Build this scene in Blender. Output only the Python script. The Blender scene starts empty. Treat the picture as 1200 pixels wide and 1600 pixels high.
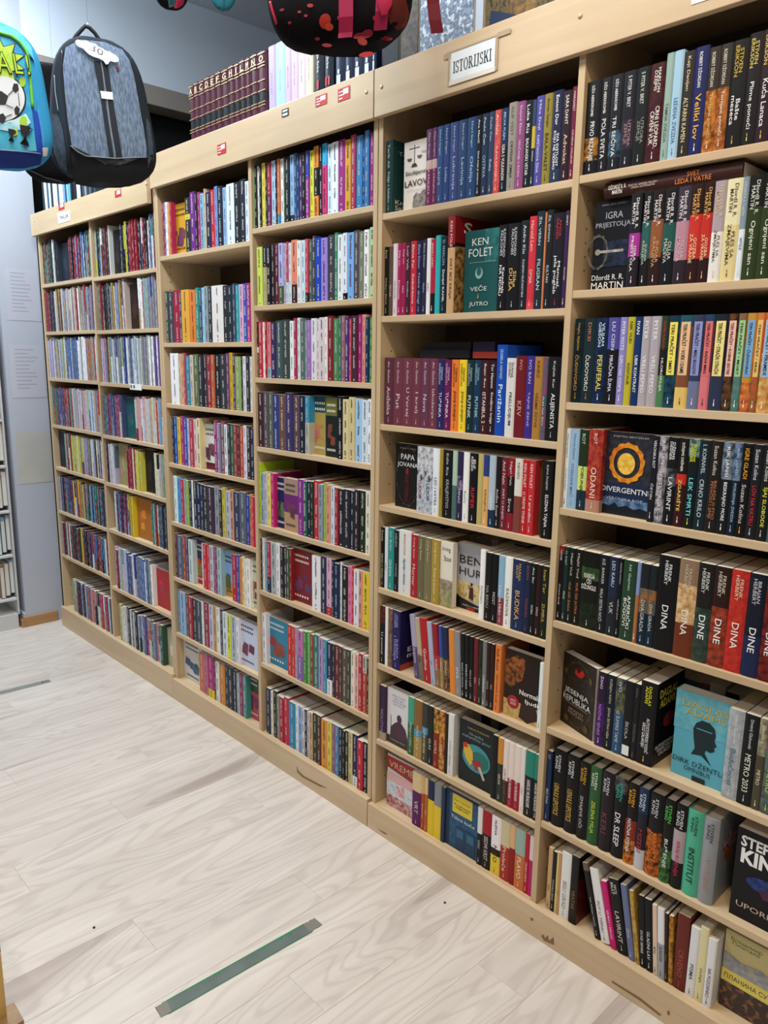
import bpy, bmesh, math, random
from mathutils import Matrix, Vector

# ------------------------------------------------------------------ camera / world / lights
SC = bpy.context.scene
COL = SC.collection
F_PX = 1189.705
YAW, PITCH, ROLL = 0.80929, -0.19786, 0.0137235
CAM = Vector((0.0, -1.63, 1.595))
_cy, _sy, _cp, _sp = math.cos(YAW), math.sin(YAW), math.cos(PITCH), math.sin(PITCH)
_f = Vector((-_sy * _cp, _cy * _cp, _sp))
_r = Vector((_cy, _sy, 0))
_u = _r.cross(_f)
_c, _s = math.cos(ROLL), math.sin(ROLL)
RIGHT, UP, FWD = _c * _r + _s * _u, -_s * _r + _c * _u, _f
cd = bpy.data.cameras.new('camera')
cd.sensor_fit = 'HORIZONTAL'; cd.sensor_width = 36.0; cd.lens = F_PX / 1200 * 36.0; cd.clip_start = 0.02
cam = bpy.data.objects.new('camera', cd)
cam.matrix_world = Matrix(((RIGHT.x, UP.x, -FWD.x, CAM.x), (RIGHT.y, UP.y, -FWD.y, CAM.y), (RIGHT.z, UP.z, -FWD.z, CAM.z), (0, 0, 0, 1)))
COL.objects.link(cam); SC.camera = cam

w = bpy.data.worlds.new('room_ambient'); SC.world = w; w.use_nodes = True
w.node_tree.nodes['Background'].inputs[0].default_value = (0.93, 0.96, 1.0, 1)
w.node_tree.nodes['Background'].inputs[1].default_value = 0.14
SC.view_settings.view_transform = 'Standard'; SC.view_settings.look = 'None'
SC.view_settings.gamma = 1.0; SC.view_settings.use_curve_mapping = False
SC.view_settings.exposure = 0.02

def area(name, loc, sx, sy, power, col, rot=(0, 0, 0)):
    l = bpy.data.lights.new(name, 'AREA'); l.shape = 'RECTANGLE'; l.size = sx; l.size_y = sy
    l.energy = power; l.color = col
    o = bpy.data.objects.new(name, l); o.location = loc; o.rotation_euler = rot; COL.objects.link(o); return o
# ceiling tube fixtures (the lamp bodies are built further down)
LAMPS = [(-3.95, -0.75, 62, (0.80, 0.91, 1.0)), (-1.85, -0.95, 52, (0.86, 0.94, 1.0)), (-0.2, -1.2, 42, (1.0, 0.82, 0.58)), (-2.6, -2.9, 24, (0.92, 0.97, 1.0)), (0.9, -2.7, 22, (1.0, 0.86, 0.68))]
for i, (x, y, p, c) in enumerate(LAMPS):
    area('ceiling_lamp_light', (x, y, 3.58), 1.2, 0.28, p, c)

# bare tubes of the end lamp also throw light sideways on to the end wall
pl = bpy.data.lights.new('tube_side_light', 'POINT'); pl.energy = 60; pl.shadow_soft_size = 0.12; pl.color = (0.74, 0.88, 1.0)
po = bpy.data.objects.new('tube_side_light', pl); po.location = (-3.95, -0.75, 3.52); COL.objects.link(po)

# ------------------------------------------------------------------ helpers
random.seed(7)
def lin(h):
    v = [int(h[i:i + 2], 16) / 255 for i in (0, 2, 4)]
    return tuple(c / 12.92 if c <= 0.04045 else ((c + 0.055) / 1.055) ** 2.4 for c in v)
MATS = {}
def mat(col, rough=0.45, key='', bump=0.0, scale=70, spec=0.3, metallic=0.0, stretch=None):
    """colour 'aabbcc' or 'aabbcc~ddeeff' (two printed colours broken up by a noise)"""
    k = (col, rough, key, bump, scale, spec, metallic, stretch)
    if k in MATS: return MATS[k]
    m = bpy.data.materials.new((key or 'print') + '_' + col.replace('~', '_')); m.use_nodes = True
    nt = m.node_tree; b = nt.nodes['Principled BSDF']
    b.inputs['Roughness'].default_value = rough; b.inputs['Specular IOR Level'].default_value = spec
    b.inputs['Metallic'].default_value = metallic
    if '~' in col:
        cs = col.split('~'); tc = nt.nodes.new('ShaderNodeTexCoord'); n = nt.nodes.new('ShaderNodeTexNoise')
        n.inputs['Scale'].default_value = scale; n.inputs['Detail'].default_value = 5
        src = tc.outputs['Object']
        if stretch:
            mp = nt.nodes.new('ShaderNodeMapping'); mp.inputs['Scale'].default_value = stretch
            nt.links.new(src, mp.inputs[0]); src = mp.outputs[0]
        nt.links.new(src, n.inputs['Vector'])
        r = nt.nodes.new('ShaderNodeValToRGB'); r.color_ramp.elements[0].position = 0.38; r.color_ramp.elements[1].position = 0.62
        r.color_ramp.elements[0].color = (*lin(cs[0]), 1); r.color_ramp.elements[1].color = (*lin(cs[1]), 1)
        if len(cs) > 2:
            e = r.color_ramp.elements.new(0.5); e.color = (*lin(cs[2]), 1)
        nt.links.new(n.outputs['Fac'], r.inputs[0]); nt.links.new(r.outputs[0], b.inputs['Base Color'])
    else:
        b.inputs['Base Color'].default_value = (*lin(col), 1)
    if bump:
        n2 = nt.nodes.new('ShaderNodeTexNoise'); n2.inputs['Scale'].default_value = 220
        bp = nt.nodes.new('ShaderNodeBump'); bp.inputs['Strength'].default_value = bump; bp.inputs['Distance'].default_value = 0.002
        nt.links.new(n2.outputs['Fac'], bp.inputs['Height']); nt.links.new(bp.outputs[0], b.inputs['Normal'])
    MATS[k] = m; return m

def wood(name, c1, c2, c3, axis=0, rough=0.42, rnd=0.0, knots=False):
    m = bpy.data.materials.new(name); m.use_nodes = True; nt = m.node_tree; b = nt.nodes['Principled BSDF']
    b.inputs['Roughness'].default_value = rough; b.inputs['Specular IOR Level'].default_value = 0.45
    L = nt.links.new
    tc = nt.nodes.new('ShaderNodeTexCoord'); mp = nt.nodes.new('ShaderNodeMapping')
    sc = [22, 22, 22]; sc[axis] = 1.3; mp.inputs['Scale'].default_value = sc
    oi = nt.nodes.new('ShaderNodeObjectInfo')
    ad = nt.nodes.new('ShaderNodeVectorMath'); ad.operation = 'ADD'
    ml = nt.nodes.new('ShaderNodeVectorMath'); ml.operation = 'SCALE'; ml.inputs['Scale'].default_value = 37.0
    cb = nt.nodes.new('ShaderNodeCombineXYZ')
    for i in range(3): L(oi.outputs['Random'], cb.inputs[i])
    L(cb.outputs[0], ml.inputs[0]); L(tc.outputs['Object'], ad.inputs[0]); L(ml.outputs[0], ad.inputs[1])
    L(ad.outputs[0], mp.inputs[0])
    n = nt.nodes.new('ShaderNodeTexNoise'); n.inputs['Scale'].default_value = 1.0; n.inputs['Detail'].default_value = 6; n.inputs['Distortion'].default_value = 0.6
    L(mp.outputs[0], n.inputs['Vector'])
    r = nt.nodes.new('ShaderNodeValToRGB'); e = r.color_ramp.elements
    e[0].position = 0.28; e[0].color = (*lin(c2), 1); e[1].position = 0.72; e[1].color = (*lin(c1), 1)
    L(n.outputs['Fac'], r.inputs[0]); out = r.outputs[0]
    if knots:
        mp2 = nt.nodes.new('ShaderNodeMapping'); s2 = [7.0, 7.0, 7.0]; s2[axis] = 1.1; mp2.inputs['Scale'].default_value = s2
        L(ad.outputs[0], mp2.inputs[0])
        n2 = nt.nodes.new('ShaderNodeTexNoise'); n2.inputs['Scale'].default_value = 0.8; n2.inputs['Detail'].default_value = 1.5; n2.inputs['Distortion'].default_value = 0.4
        L(mp2.outputs[0], n2.inputs['Vector'])
        # cathedral growth rings: sine of a stretched noise, strongest round the knots
        mm = nt.nodes.new('ShaderNodeMath'); mm.operation = 'MULTIPLY'; mm.inputs[1].default_value = 120
        L(n2.outputs['Fac'], mm.inputs[0])
        sn = nt.nodes.new('ShaderNodeMath'); sn.operation = 'SINE'; L(mm.outputs[0], sn.inputs[0])
        mr = nt.nodes.new('ShaderNodeMapRange'); mr.inputs[1].default_value = 0.2; mr.inputs[2].default_value = 1.0; L(sn.outputs[0], mr.inputs[0])
        k2 = nt.nodes.new('ShaderNodeMapRange'); k2.inputs[1].default_value = 0.62; k2.inputs[2].default_value = 0.78; L(n2.outputs['Fac'], k2.inputs[0])
        pr = nt.nodes.new('ShaderNodeMath'); pr.operation = 'MULTIPLY_ADD'; L(mr.outputs[0], pr.inputs[0]); pr.inputs[1].default_value = 0.24; L(k2.outputs[0], pr.inputs[2])
        cl = nt.nodes.new('ShaderNodeMath'); cl.operation = 'MINIMUM'; cl.inputs[1].default_value = 0.8; L(pr.outputs[0], cl.inputs[0])
        mx = nt.nodes.new('ShaderNodeMix'); mx.data_type = 'RGBA'; L(cl.outputs[0], mx.inputs[0]); L(out, mx.inputs[6]); mx.inputs[7].default_value = (*lin(c3), 1)
        out = mx.outputs[2]
    if rnd:
        hs = nt.nodes.new('ShaderNodeHueSaturation'); vr = nt.nodes.new('ShaderNodeMapRange')
        vr.inputs[3].default_value = 1 - rnd; vr.inputs[4].default_value = 1 + rnd; L(oi.outputs['Random'], vr.inputs[0])
        L(vr.outputs[0], hs.inputs['Value']); L(out, hs.inputs['Color']); out = hs.outputs[0]
    L(out, b.inputs['Base Color']); return m

def mesh(name, vs, fs, mats, mi=None, parent=None, loc=None, smooth=False):
    me = bpy.data.meshes.new(name); me.from_pydata(vs, [], fs)
    for m in (mats if isinstance(mats, (list, tuple)) else [mats]): me.materials.append(m)
    if mi: me.polygons.foreach_set('material_index', mi)
    if smooth: me.polygons.foreach_set('use_smooth', [True] * len(me.polygons))
    me.update()
    o = bpy.data.objects.new(name, me); COL.objects.link(o)
    if parent: o.parent = parent
    if loc is not None: o.location = loc
    return o
def tag(o, label=None, cat=None, group=None, kind=None):
    if label: o['label'] = label
    if cat: o['category'] = cat
    if group: o['group'] = group
    if kind: o['kind'] = kind
    return o
def empty(name, loc, rot=(0, 0, 0)):
    o = bpy.data.objects.new(name, None); o.location = loc; o.rotation_euler = rot; o.empty_display_size = 0.05; COL.objects.link(o); return o
BF = [(0, 3, 2, 1), (4, 5, 6, 7), (0, 1, 5, 4), (1, 2, 6, 5), (2, 3, 7, 6), (3, 0, 4, 7)]
def boxv(x0, x1, y0, y1, z0, z1):
    return [(x0, y0, z0), (x1, y0, z0), (x1, y1, z0), (x0, y1, z0), (x0, y0, z1), (x1, y0, z1), (x1, y1, z1), (x0, y1, z1)]
def box(name, x0, x1, y0, y1, z0, z1, m, parent=None, bevel=0.0):
    """box with its own origin at the bottom centre and, optionally, softened edges"""
    cx, cy = (x0 + x1) / 2, (y0 + y1) / 2
    if bevel:
        bm = bmesh.new()
        vs = [bm.verts.new((a - cx, b - cy, c - z0)) for a, b, c in boxv(x0, x1, y0, y1, z0, z1)]
        for f in BF: bm.faces.new([vs[i] for i in f])
        bmesh.ops.bevel(bm, geom=list(bm.edges), offset=bevel, segments=2, affect='EDGES', profile=0.6)
        me = bpy.data.meshes.new(name); bm.to_mesh(me); bm.free(); me.materials.append(m)
        o = bpy.data.objects.new(name, me); COL.objects.link(o)
        if parent: o.parent = parent
        o.location = (cx, cy, z0)
        return o
    return mesh(name, [(a - cx, b - cy, c - z0) for a, b, c in boxv(x0, x1, y0, y1, z0, z1)], BF, m, parent=parent, loc=(cx, cy, z0))
def tube(name, pts, r, m, parent=None, seg=8):
    vs, fs = [], []
    P = [Vector(p) for p in pts]
    for i, p in enumerate(P):
        t = (P[min(i + 1, len(P) - 1)] - P[max(i - 1, 0)]).normalized()
        a = t.cross(Vector((0.3, 0.2, 1))).normalized() if abs(t.z) < 0.95 else t.cross(Vector((1, 0, 0))).normalized()
        b = t.cross(a)
        for k in range(seg):
            q = p + r * (math.cos(2 * math.pi * k / seg) * a + math.sin(2 * math.pi * k / seg) * b); vs.append(tuple(q))
    for i in range(len(P) - 1):
        for k in range(seg):
            k2 = (k + 1) % seg; fs.append((i * seg + k, i * seg + k2, (i + 1) * seg + k2, (i + 1) * seg + k))
    fs.append(tuple(range(seg - 1, -1, -1))); fs.append(tuple((len(P) - 1) * seg + k for k in range(seg)))
    return mesh(name, vs, fs, m, parent=parent, smooth=True)
# pixel helpers: a pixel gives a direction, the shelf plane or floor gives the distance
def ray(u, v): return ((u - 600) / F_PX) * RIGHT + ((800 - v) / F_PX) * UP + FWD
def at_depth(u, v, d): return CAM + d * ray(u, v)
def at_z(u, v, z=0.0): d = ray(u, v); return CAM + d * ((z - CAM.z) / d.z)
def at_x(u, v, x): d = ray(u, v); return CAM + d * ((x - CAM.x) / d.x)
def at_y(u, v, y): d = ray(u, v); return CAM + d * ((y - CAM.y) / d.y)
def px_x(u, y, z):
    k = (u - 600) / F_PX; a = RIGHT - k * FWD
    return CAM.x - (a.y * (y - CAM.y) + a.z * (z - CAM.z)) / a.x

TEXTS = []   # (object, target width, target height)
def text(name, s, m, parent, loc, xdir, ydir, wd, ht, bold=0.0, shear=0.0, spacing=1.0):
    cu = bpy.data.curves.new(name, 'FONT'); cu.body = s; cu.align_x = 'CENTER'; cu.align_y = 'CENTER'
    cu.size = 1.0; cu.resolution_u = 2; cu.offset = bold; cu.shear = shear; cu.space_line = 0.86; cu.space_character = spacing
    cu.materials.append(m)
    o = bpy.data.objects.new(name, cu); COL.objects.link(o); o.parent = parent
    x, y = Vector(xdir), Vector(ydir); z = x.cross(y)
    o.matrix_local = Matrix(((x.x, y.x, z.x, loc[0]), (x.y, y.y, z.y, loc[1]), (x.z, y.z, z.z, loc[2]), (0, 0, 0, 1)))
    TEXTS.append((o, wd, ht)); return o

# ------------------------------------------------------------------ materials of the place
M_BEECH = wood('beech_laminate', 'd0b896', 'c2a682', 'b08858', axis=0)
M_BEECHV = wood('beech_laminate_upright', 'cdb592', 'bfa37e', 'b08858', axis=2)
M_BACK = wood('beech_back_shaded', '5c4632', '4a3626', '3a2a1c', axis=2, rough=0.6)  # dark brown back, with shade inside the shelves partly put into the colour
M_FLOOR = wood('pale_laminate', 'd6ccc2', 'c5b9af', '9f8f86', axis=1, rough=0.34, rnd=0.03, knots=True)
M_WALL = mat('ced6e0', 0.8, 'wall_paint', bump=0.04)
M_WALL_SHADED = mat('b2b5bf', 0.7, 'wall_paint_shaded', bump=0.05)  # wall paint darkened: the shadow over the pier is put into its colour
M_CEIL = mat('c4cbd2', 0.85, 'ceiling_paint')
M_DARK = mat('0b0b0e', 0.85, 'recess_shade')
M_BEAM = mat('8d847c', 0.7, 'beam')
M_PAPER = mat('ecebe8', 0.6, 'paper')
M_PAGES = mat('d9d2c4~ebe6dc', 0.8, 'pages', scale=160, stretch=(9, 1, 0.3))
M_PAGES2 = mat('c9bda4~dcd2bc', 0.8, 'pages', scale=160, stretch=(9, 1, 0.3))
M_HOLE = mat('4a3420', 0.8, 'hole')

# ------------------------------------------------------------------ the setting
fl = tag(box('floor', -6.4, 0.6, -3.6, 0.6, -0.03, -0.0042, mat('8f8478', 0.7, 'subfloor')), kind='structure')
PW, PL = 0.157, 1.20
plank_meshes = []
def plank_mesh(L):
    bm = bmesh.new(); b = 0.0006
    v = [bm.verts.new(p) for p in boxv(0.00015, PW - 0.00015, 0.00015, L - 0.00015, 0, 0.004)]
    for f in BF: bm.faces.new([v[i] for i in f])
    bmesh.ops.bevel(bm, geom=[e for e in bm.edges if all(abs(q.co.z - 0.004) < 1e-6 for q in e.verts)], offset=b, segments=1, affect='EDGES')
    me = bpy.data.meshes.new('plank'); bm.to_mesh(me); bm.free(); me.materials.append(M_FLOOR); return me
PLK = plank_mesh(PL)
xi = 0; x = -2.041 - 26 * PW
while x < 0.5:
    off = [0.0, 0.38, 0.80, 0.55, 0.21, 0.95, 0.66][(xi + 5) % 7]
    y = -3.01 - off
    while y < 0.30:
        if y + PL > -2.3 and not (x < -4.75 and y > -0.2):
            o = bpy.data.objects.new('plank', PLK); COL.objects.link(o); o.parent = fl
            o.matrix_parent_inverse = fl.matrix_world.inverted(); o.location = (x - fl.location.x, y - fl.location.y, -0.0040 - fl.location.z)
            o.matrix_parent_inverse = Matrix.Identity(4)
        y += PL
    x += PW; xi += 1

WX = -4.60                                   # plane of the end wall
END_Y = -0.185                               # free corner of the wall pier
bm_pier = tag(box('wall_end', WX - 1.4, WX, END_Y, 0.035, 0, 3.72, M_WALL_SHADED), kind='structure')
tag(box('wall_end_upper', WX - 0.25, WX, 0.035, 2.4, 3.185, 3.72, M_WALL), kind='structure')
tag(box('trim_1', WX - 0.25, WX + 0.03, 0.035, 2.4, 3.075, 3.185, M_BEAM, bevel=0.003), kind='structure')
tag(box('wall_alcove', WX - 0.25, WX - 0.12, 0.035, 2.4, 0, 3.075, M_DARK), kind='structure')  # black panel just behind the beam; darkness of the opening put into its colour
tag(box('wall_back', WX - 0.9, 1.2, 2.4, 2.5, 0, 3.72, mat('3a3836', 0.8, 'back_wall')), kind='structure')
tag(box('ceiling', WX - 2, 1.2, -3.8, 2.5, 3.72, 3.78, M_CEIL), kind='structure')
# skirting round the pier
M_SKIRT = wood('skirting_wood', 'b98f64', '9d7448', '7d5a36', axis=1)
tag(box('baseboard_end', WX, WX + 0.014, END_Y - 0.014, -0.002, 0, 0.062, M_SKIRT, bevel=0.003), kind='structure')
tag(box('baseboard_side', WX - 1.4, WX + 0.014, END_Y - 0.028, END_Y, 0, 0.045, M_SKIRT, bevel=0.003), kind='structure')
tag(box('trim_2', WX - 1.4, WX, END_Y - 0.012, END_Y, 0.045, 0.085, M_WALL_SHADED, bevel=0.002), kind='structure')

# lamp bodies on the ceiling
for i, (x, y, p, c) in enumerate(LAMPS):
    L = empty('ceiling_lamp', (x, y, 3.72))
    tag(L, 'white tube lamp on the ceiling ' + ['beside the end wall pier', 'above the hanging grey backpack', 'before the bay beside the ISTORIJSKI sign', 'across the aisle from the pale floor tape', 'behind the aisle, farthest from the pier'][i], 'lamp', 'ceiling tube lamps')
    box('housing', -0.62, 0.62, -0.16, 0.16, -0.09, 0.0, mat('dfe2e4', 0.5, 'lamp_metal'), L, bevel=0.006)
    for sy in (-0.07, 0.07):
        em = MATS.get('tube')
        if not em:
            em = bpy.data.materials.new('lit_tube'); em.use_nodes = True
            em.node_tree.nodes['Principled BSDF'].inputs['Emission Color'].default_value = (0.95, 0.98, 1, 1)
            em.node_tree.nodes['Principled BSDF'].inputs['Emission Strength'].default_value = 6; MATS['tube'] = em
        tube('tube', [(-0.58, sy, -0.105), (0.58, sy, -0.105)], 0.013, em, L)

# ------------------------------------------------------------------ bookcases
T = 0.018; DEP = 0.30
SHELF = {
 'A1': [1.974, 1.720, 1.468, 1.206, 0.962, 0.707, 0.443, 0.117],
 'A2': [1.968, 1.716, 1.464, 1.201, 0.957, 0.713, 0.401, 0.117],
 'C1': [2.009, 1.652, 1.392, 1.130, 0.863, 0.602, 0.333, 0.101],
 'C2': [2.047, 1.780, 1.522, 1.265, 0.965, 0.701, 0.3985, 0.098],
 'D': [2.017, 1.723, 1.3965, 1.141, 0.868, 0.605, 0.333, 0.092],
 'E': [2.021, 1.7626, 1.497, 1.2326, 0.932, 0.632, 0.350, 0.088]}
BAYX = {'A1': (-4.487, -3.800), 'A2': (-3.800, -3.130), 'C1': (-3.128, -2.424), 'C2': (-2.424, -1.757), 'D': (-1.753, -1.075), 'E': (-1.075, -0.400)}
def bookcase(bays, z_f0, z_f1, label, fascia_ext=(0, 0)):
    x0, x1 = BAYX[bays[0]][0], BAYX[bays[1]][1]; xm = BAYX[bays[0]][1]
    root = empty('bookcase', ((x0 + x1) / 2, 0, 0)); ox = (x0 + x1) / 2
    tag(root, label, 'bookcase', 'beech bookcases along the wall')
    for k, (a, b) in enumerate(((x0, x0 + T), (xm - T / 2, xm + T / 2), (x1 - T, x1))):
        u = box('upright', a - ox, b - ox, 0, DEP, 0, z_f1 - 0.0375, M_BEECHV, root, bevel=0.0012)
        vs, fs = [], []
        for side in (1, -1):
            xs = ((b - a) / 2 + 0.0004) * side
            zz = 0.18
            while zz < z_f0 - 0.05:
                for yy in (0.045, 0.255):
                    n0 = len(vs)
                    for q in range(6): vs.append((xs, yy - DEP / 2 + 0.0028 * math.cos(q * 1.047), zz + 0.0028 * math.sin(q * 1.047)))
                    fs.append(tuple(range(n0, n0 + 6)))
                zz += 0.032 if int(zz * 100) % 3 else 0.064
        tag(mesh('shelf_pin_holes', vs, fs, M_HOLE, parent=u), kind='stuff')
    for n, bay in enumerate(bays):
        a, b = BAYX[bay]
        a2 = a + (T if n == 0 else T / 2); b2 = b - (T / 2 if n == 0 else T)
        for i, z in enumerate(SHELF[bay]):
            box('shelf', a2 + 0.0004 - ox, b2 - 0.0004 - ox, 0.001, DEP - 0.006, z - T, z, M_BEECH, root, bevel=0.0014)
    zp = min(SHELF[bays[0]][-1], SHELF[bays[1]][-1])
    zp = SHELF[bays[0]][-1] * 0.5 + SHELF[bays[1]][-1] * 0.5
    box('plinth', x0 - ox, x1 - ox, -0.018, -0.0002, 0, zp + 0.002, M_BEECH, root, bevel=0.0015)
    box('fascia', x0 - fascia_ext[0] - ox, x1 + fascia_ext[1] - ox, -0.020, -0.0002, z_f0, z_f1, M_BEECH, root, bevel=0.0015)
    box('top_panel', x0 + T - ox, x1 - T - ox, 0.001, DEP - 0.006, z_f1 - 0.055, z_f1 - 0.037, M_BEECH, root)
    box('back_panel', x0 + 0.002 - ox, x1 - 0.002 - ox, DEP - 0.005, DEP, 0.0, z_f1 - 0.037, M_BACK, root)
    for sx in (x0 + 0.03, x1 - 0.03) + ((xm,) if bays[0] == 'D' else ()):
        o = tube('screw_cap', [(sx - ox, -0.0212, z_f0 + 0.075), (sx - ox, -0.0198, z_f0 + 0.075)], 0.006, mat('cdb48e', 0.5, 'cap'), root, seg=12)
    return root
caseA = bookcase(('A1', 'A2'), 2.228, 2.340, 'lower beech bookcase beside the grey wall pier, with a fascia label reading TRILER', (0.03, -0.03))
caseC = bookcase(('C1', 'C2'), 2.279, 2.407, 'tall beech bookcase carrying dark red encyclopedias on top')
caseD = bookcase(('D', 'E'), 2.279, 2.406, 'tall beech bookcase with the ISTORIJSKI sign taped on its fascia')

def chips_and_gaps(case, spots):
    pl_ = [c for c in case.children if c.name.startswith('plinth')][0]; base = case.location + pl_.location
    for pts in spots:
        P = [at_y(u, v, -0.0184) for u, v in pts]
        mesh('chip_gap_mark', [(p.x - base.x, -0.0184 - base.y, max(p.z, .001) - base.z) for p in P], [tuple(range(len(P)))], mat('846a4a', .8, 'chip_gap'), parent=pl_)
chips_and_gaps(caseD, [[(845, 1462), (850, 1460), (851, 1466), (856, 1461), (858, 1470), (865, 1464), (866, 1477), (850, 1470)], [(956, 1532), (1000, 1559), (1034, 1586), (1030, 1587), (998, 1562), (956, 1535)], [(828, 1434), (832, 1434), (834, 1438), (830, 1439)], [(1042, 1580), (1046, 1579), (1047, 1586), (1043, 1586)], [(588, 1293), (602, 1301), (606, 1304), (600, 1303)]])  # the long sliver is the floor gap's shade put into colour
chips_and_gaps(caseC, [[(464, 1196), (466, 1204), (474, 1212), (500, 1226), (512, 1232), (500, 1229), (472, 1214), (464, 1206)]])

# ------------------------------------------------------------------ books
NAMED = [('black', '141418'), ('charcoal', '34363c'), ('grey', '888c90'), ('silver-grey', 'a8acb0'), ('white', 'e8e8e8'), ('cream', 'e0d8b8'), ('navy', '1c2850'), ('blue', '2850a8'),
         ('slate-blue', '44587c'), ('light-blue', '98b8d8'), ('teal', '2a7878'), ('turquoise', '40b0a8'), ('dark-green', '203c2c'), ('green', '4a8848'), ('olive', '7a7438'), ('yellow', 'e0cc40'), ('mustard', 'b08c34'),
         ('orange', 'd87830'), ('brown', '6a4428'), ('dark-brown', '2c1c16'), ('tan', 'b89468'), ('red', 'b82430'), ('maroon', '5c1c28'), ('mauve', '6a3848'), ('pink', 'd078a0'), ('magenta', 'a02468'),
         ('purple', '4a2870'), ('lilac', '8c80c0'), ('plum', '3a2038'), ('khaki', '6a6448'), ('beige', 'cbb898')]
def cname(h):
    c = [int(h[i:i + 2], 16) for i in (0, 2, 4)]
    return min(NAMED, key=lambda n: sum((a - int(n[1][i:i + 2], 16)) ** 2 for a, i in zip(c, (0, 2, 4))))[0]
ORD = ['first', 'second', 'third', 'fourth', 'fifth', 'sixth', 'seventh', 'eighth', 'ninth', 'tenth', 'eleventh', 'twelfth', 'thirteenth', 'fourteenth', 'fifteenth', 'sixteenth', 'seventeenth', 'eighteenth', 'nineteenth', 'twentieth',
       'twenty-first', 'twenty-second', 'twenty-third', 'twenty-fourth', 'twenty-fifth', 'twenty-sixth', 'twenty-seventh', 'twenty-eighth']
SHN = ['top', 'second', 'third', 'fourth', 'fifth', 'sixth', 'seventh', 'bottom']
WHERE = {'D': ('unit joint', 'shelf under ISTORIJSKI sign'), 'E': ('inner upright', 'shelf beside ISTORIJSKI bay')}
NB = [0]
def segs(spec):
    out = []; left = 1.0
    for s in spec.split(','):
        c, _, f = s.partition(':')
        out.append([c, float(f) if f else None])
    used = sum(f for c, f in out if f); rest = max(0.0, 1 - used); n = sum(1 for c, f in out if f is None)
    return [(c, f if f is not None else rest / max(n, 1)) for c, f in out]
def book_mesh(name, wd, d, h, spec, hc=False):
    """cover wrapped round the page block: profile in plan, extruded in coloured bands from the top down"""
    t = 0.0024 if hc else 0.0009; t = min(t, wd * 0.2)
    bul = min(0.006, wd * 0.16) if hc else min(0.0012, wd * 0.06)
    pr = [(-wd / 2, d), (-wd / 2, bul + 0.001)]
    for k in range(1, 6):
        a = -1 + k / 3.0; pr.append((a * wd / 2 * 0.985, bul * (a * a) ** (1.0 if hc else 2.0)))
    pr += [(wd / 2, bul + 0.001), (wd / 2, d), (wd / 2 - t, d), (wd / 2 - t, bul + t), (-wd / 2 + t, bul + t), (-wd / 2 + t, d)]
    sg = segs(spec); zs = [h]
    for c, f in sg: zs.append(zs[-1] - f * h)
    zs[-1] = 0.0
    n = len(pr); vs = [(x, y, z) for z in zs for x, y in pr]; fs = []; mi = []
    mats = []
    for k, (c, f) in enumerate(sg):
        m = mat(c, 0.42, 'cover', spec=0.22)
        if m not in mats: mats.append(m)
        for i in range(n):
            j = (i + 1) % n; fs.append((k * n + j, k * n + i, (k + 1) * n + i, (k + 1) * n + j)[::-1]); mi.append(mats.index(m))
    fs.append(tuple(range(n))[::-1]); mi.append(0)
    b = (len(zs) - 1) * n; fs.append(tuple(range(b, b + n))); mi.append(mats.index(mat(sg[-1][0], 0.42, 'cover', spec=0.22)))
    o = mesh(name, vs, fs, mats, mi)
    e = 0.003 if hc else 0.0006
    pg = mesh('pages', boxv(-wd / 2 + t * 1.05, wd / 2 - t * 1.05, bul + t * 1.1, d - e, e, h - e), BF, M_PAGES if NB[0] % 3 else M_PAGES2, parent=o)
    NB[0] += 1
    return o
M_MARK = {}
MARK_ME = {}
def mark(o, h, col):
    """publisher's mark at the foot of the spine"""
    if col not in MARK_ME:
        me = bpy.data.meshes.new('publisher_mark')
        v = [(-0.0011, 0, 0), (0.0011, 0, 0), (0.0011, 0, 0.007), (-0.0011, 0, 0.007), (-0.0006, 0, 0.0085), (0.0006, 0, 0.0085), (0.0006, 0, 0.0145), (-0.0006, 0, 0.0145)]
        me.from_pydata(v, [], [(0, 1, 2, 3), (4, 5, 6, 7)]); me.materials.append(mat(col, 0.5, 'ink')); MARK_ME[col] = me
    m = bpy.data.objects.new('publisher_mark', MARK_ME[col]); COL.objects.link(m); m.parent = o; m.location = (0, -0.0007, 0.009)
def spine_text(o, wd, h, s, tc):
    if not s: return
    parts = s.split('|'); cs = tc.split('/')
    rng = [(0.07, 0.88)] if len(parts) == 1 else [(0.05, 0.37), (0.43, 0.85)]
    for k, p in enumerate(parts):
        if not p: continue
        a, b = rng[k]; p = p.replace('\\n', '\n'); lines = p.count('\n') + 1
        ln = max(len(q) for q in p.split('\n'))
        tw = min(wd * (0.58 if lines > 1 else 0.40), 0.015 * (1.5 if lines > 1 else 1) if k else 0.0085 * (1.9 if lines > 1 else 1))
        L = min((b - a) * h, ln * tw / lines * 1.0)
        zc = h * (1 - (a + b) / 2) if k else h * (1 - a) - L / 2
        text(('author' if k == 0 and len(parts) > 1 else 'title'), p, mat(cs[min(k, len(cs) - 1)], 0.5, 'ink'), o, (0, -0.0007, zc), (0, 0, -1), (1, 0, 0), L, tw, bold=0.004)
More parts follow.
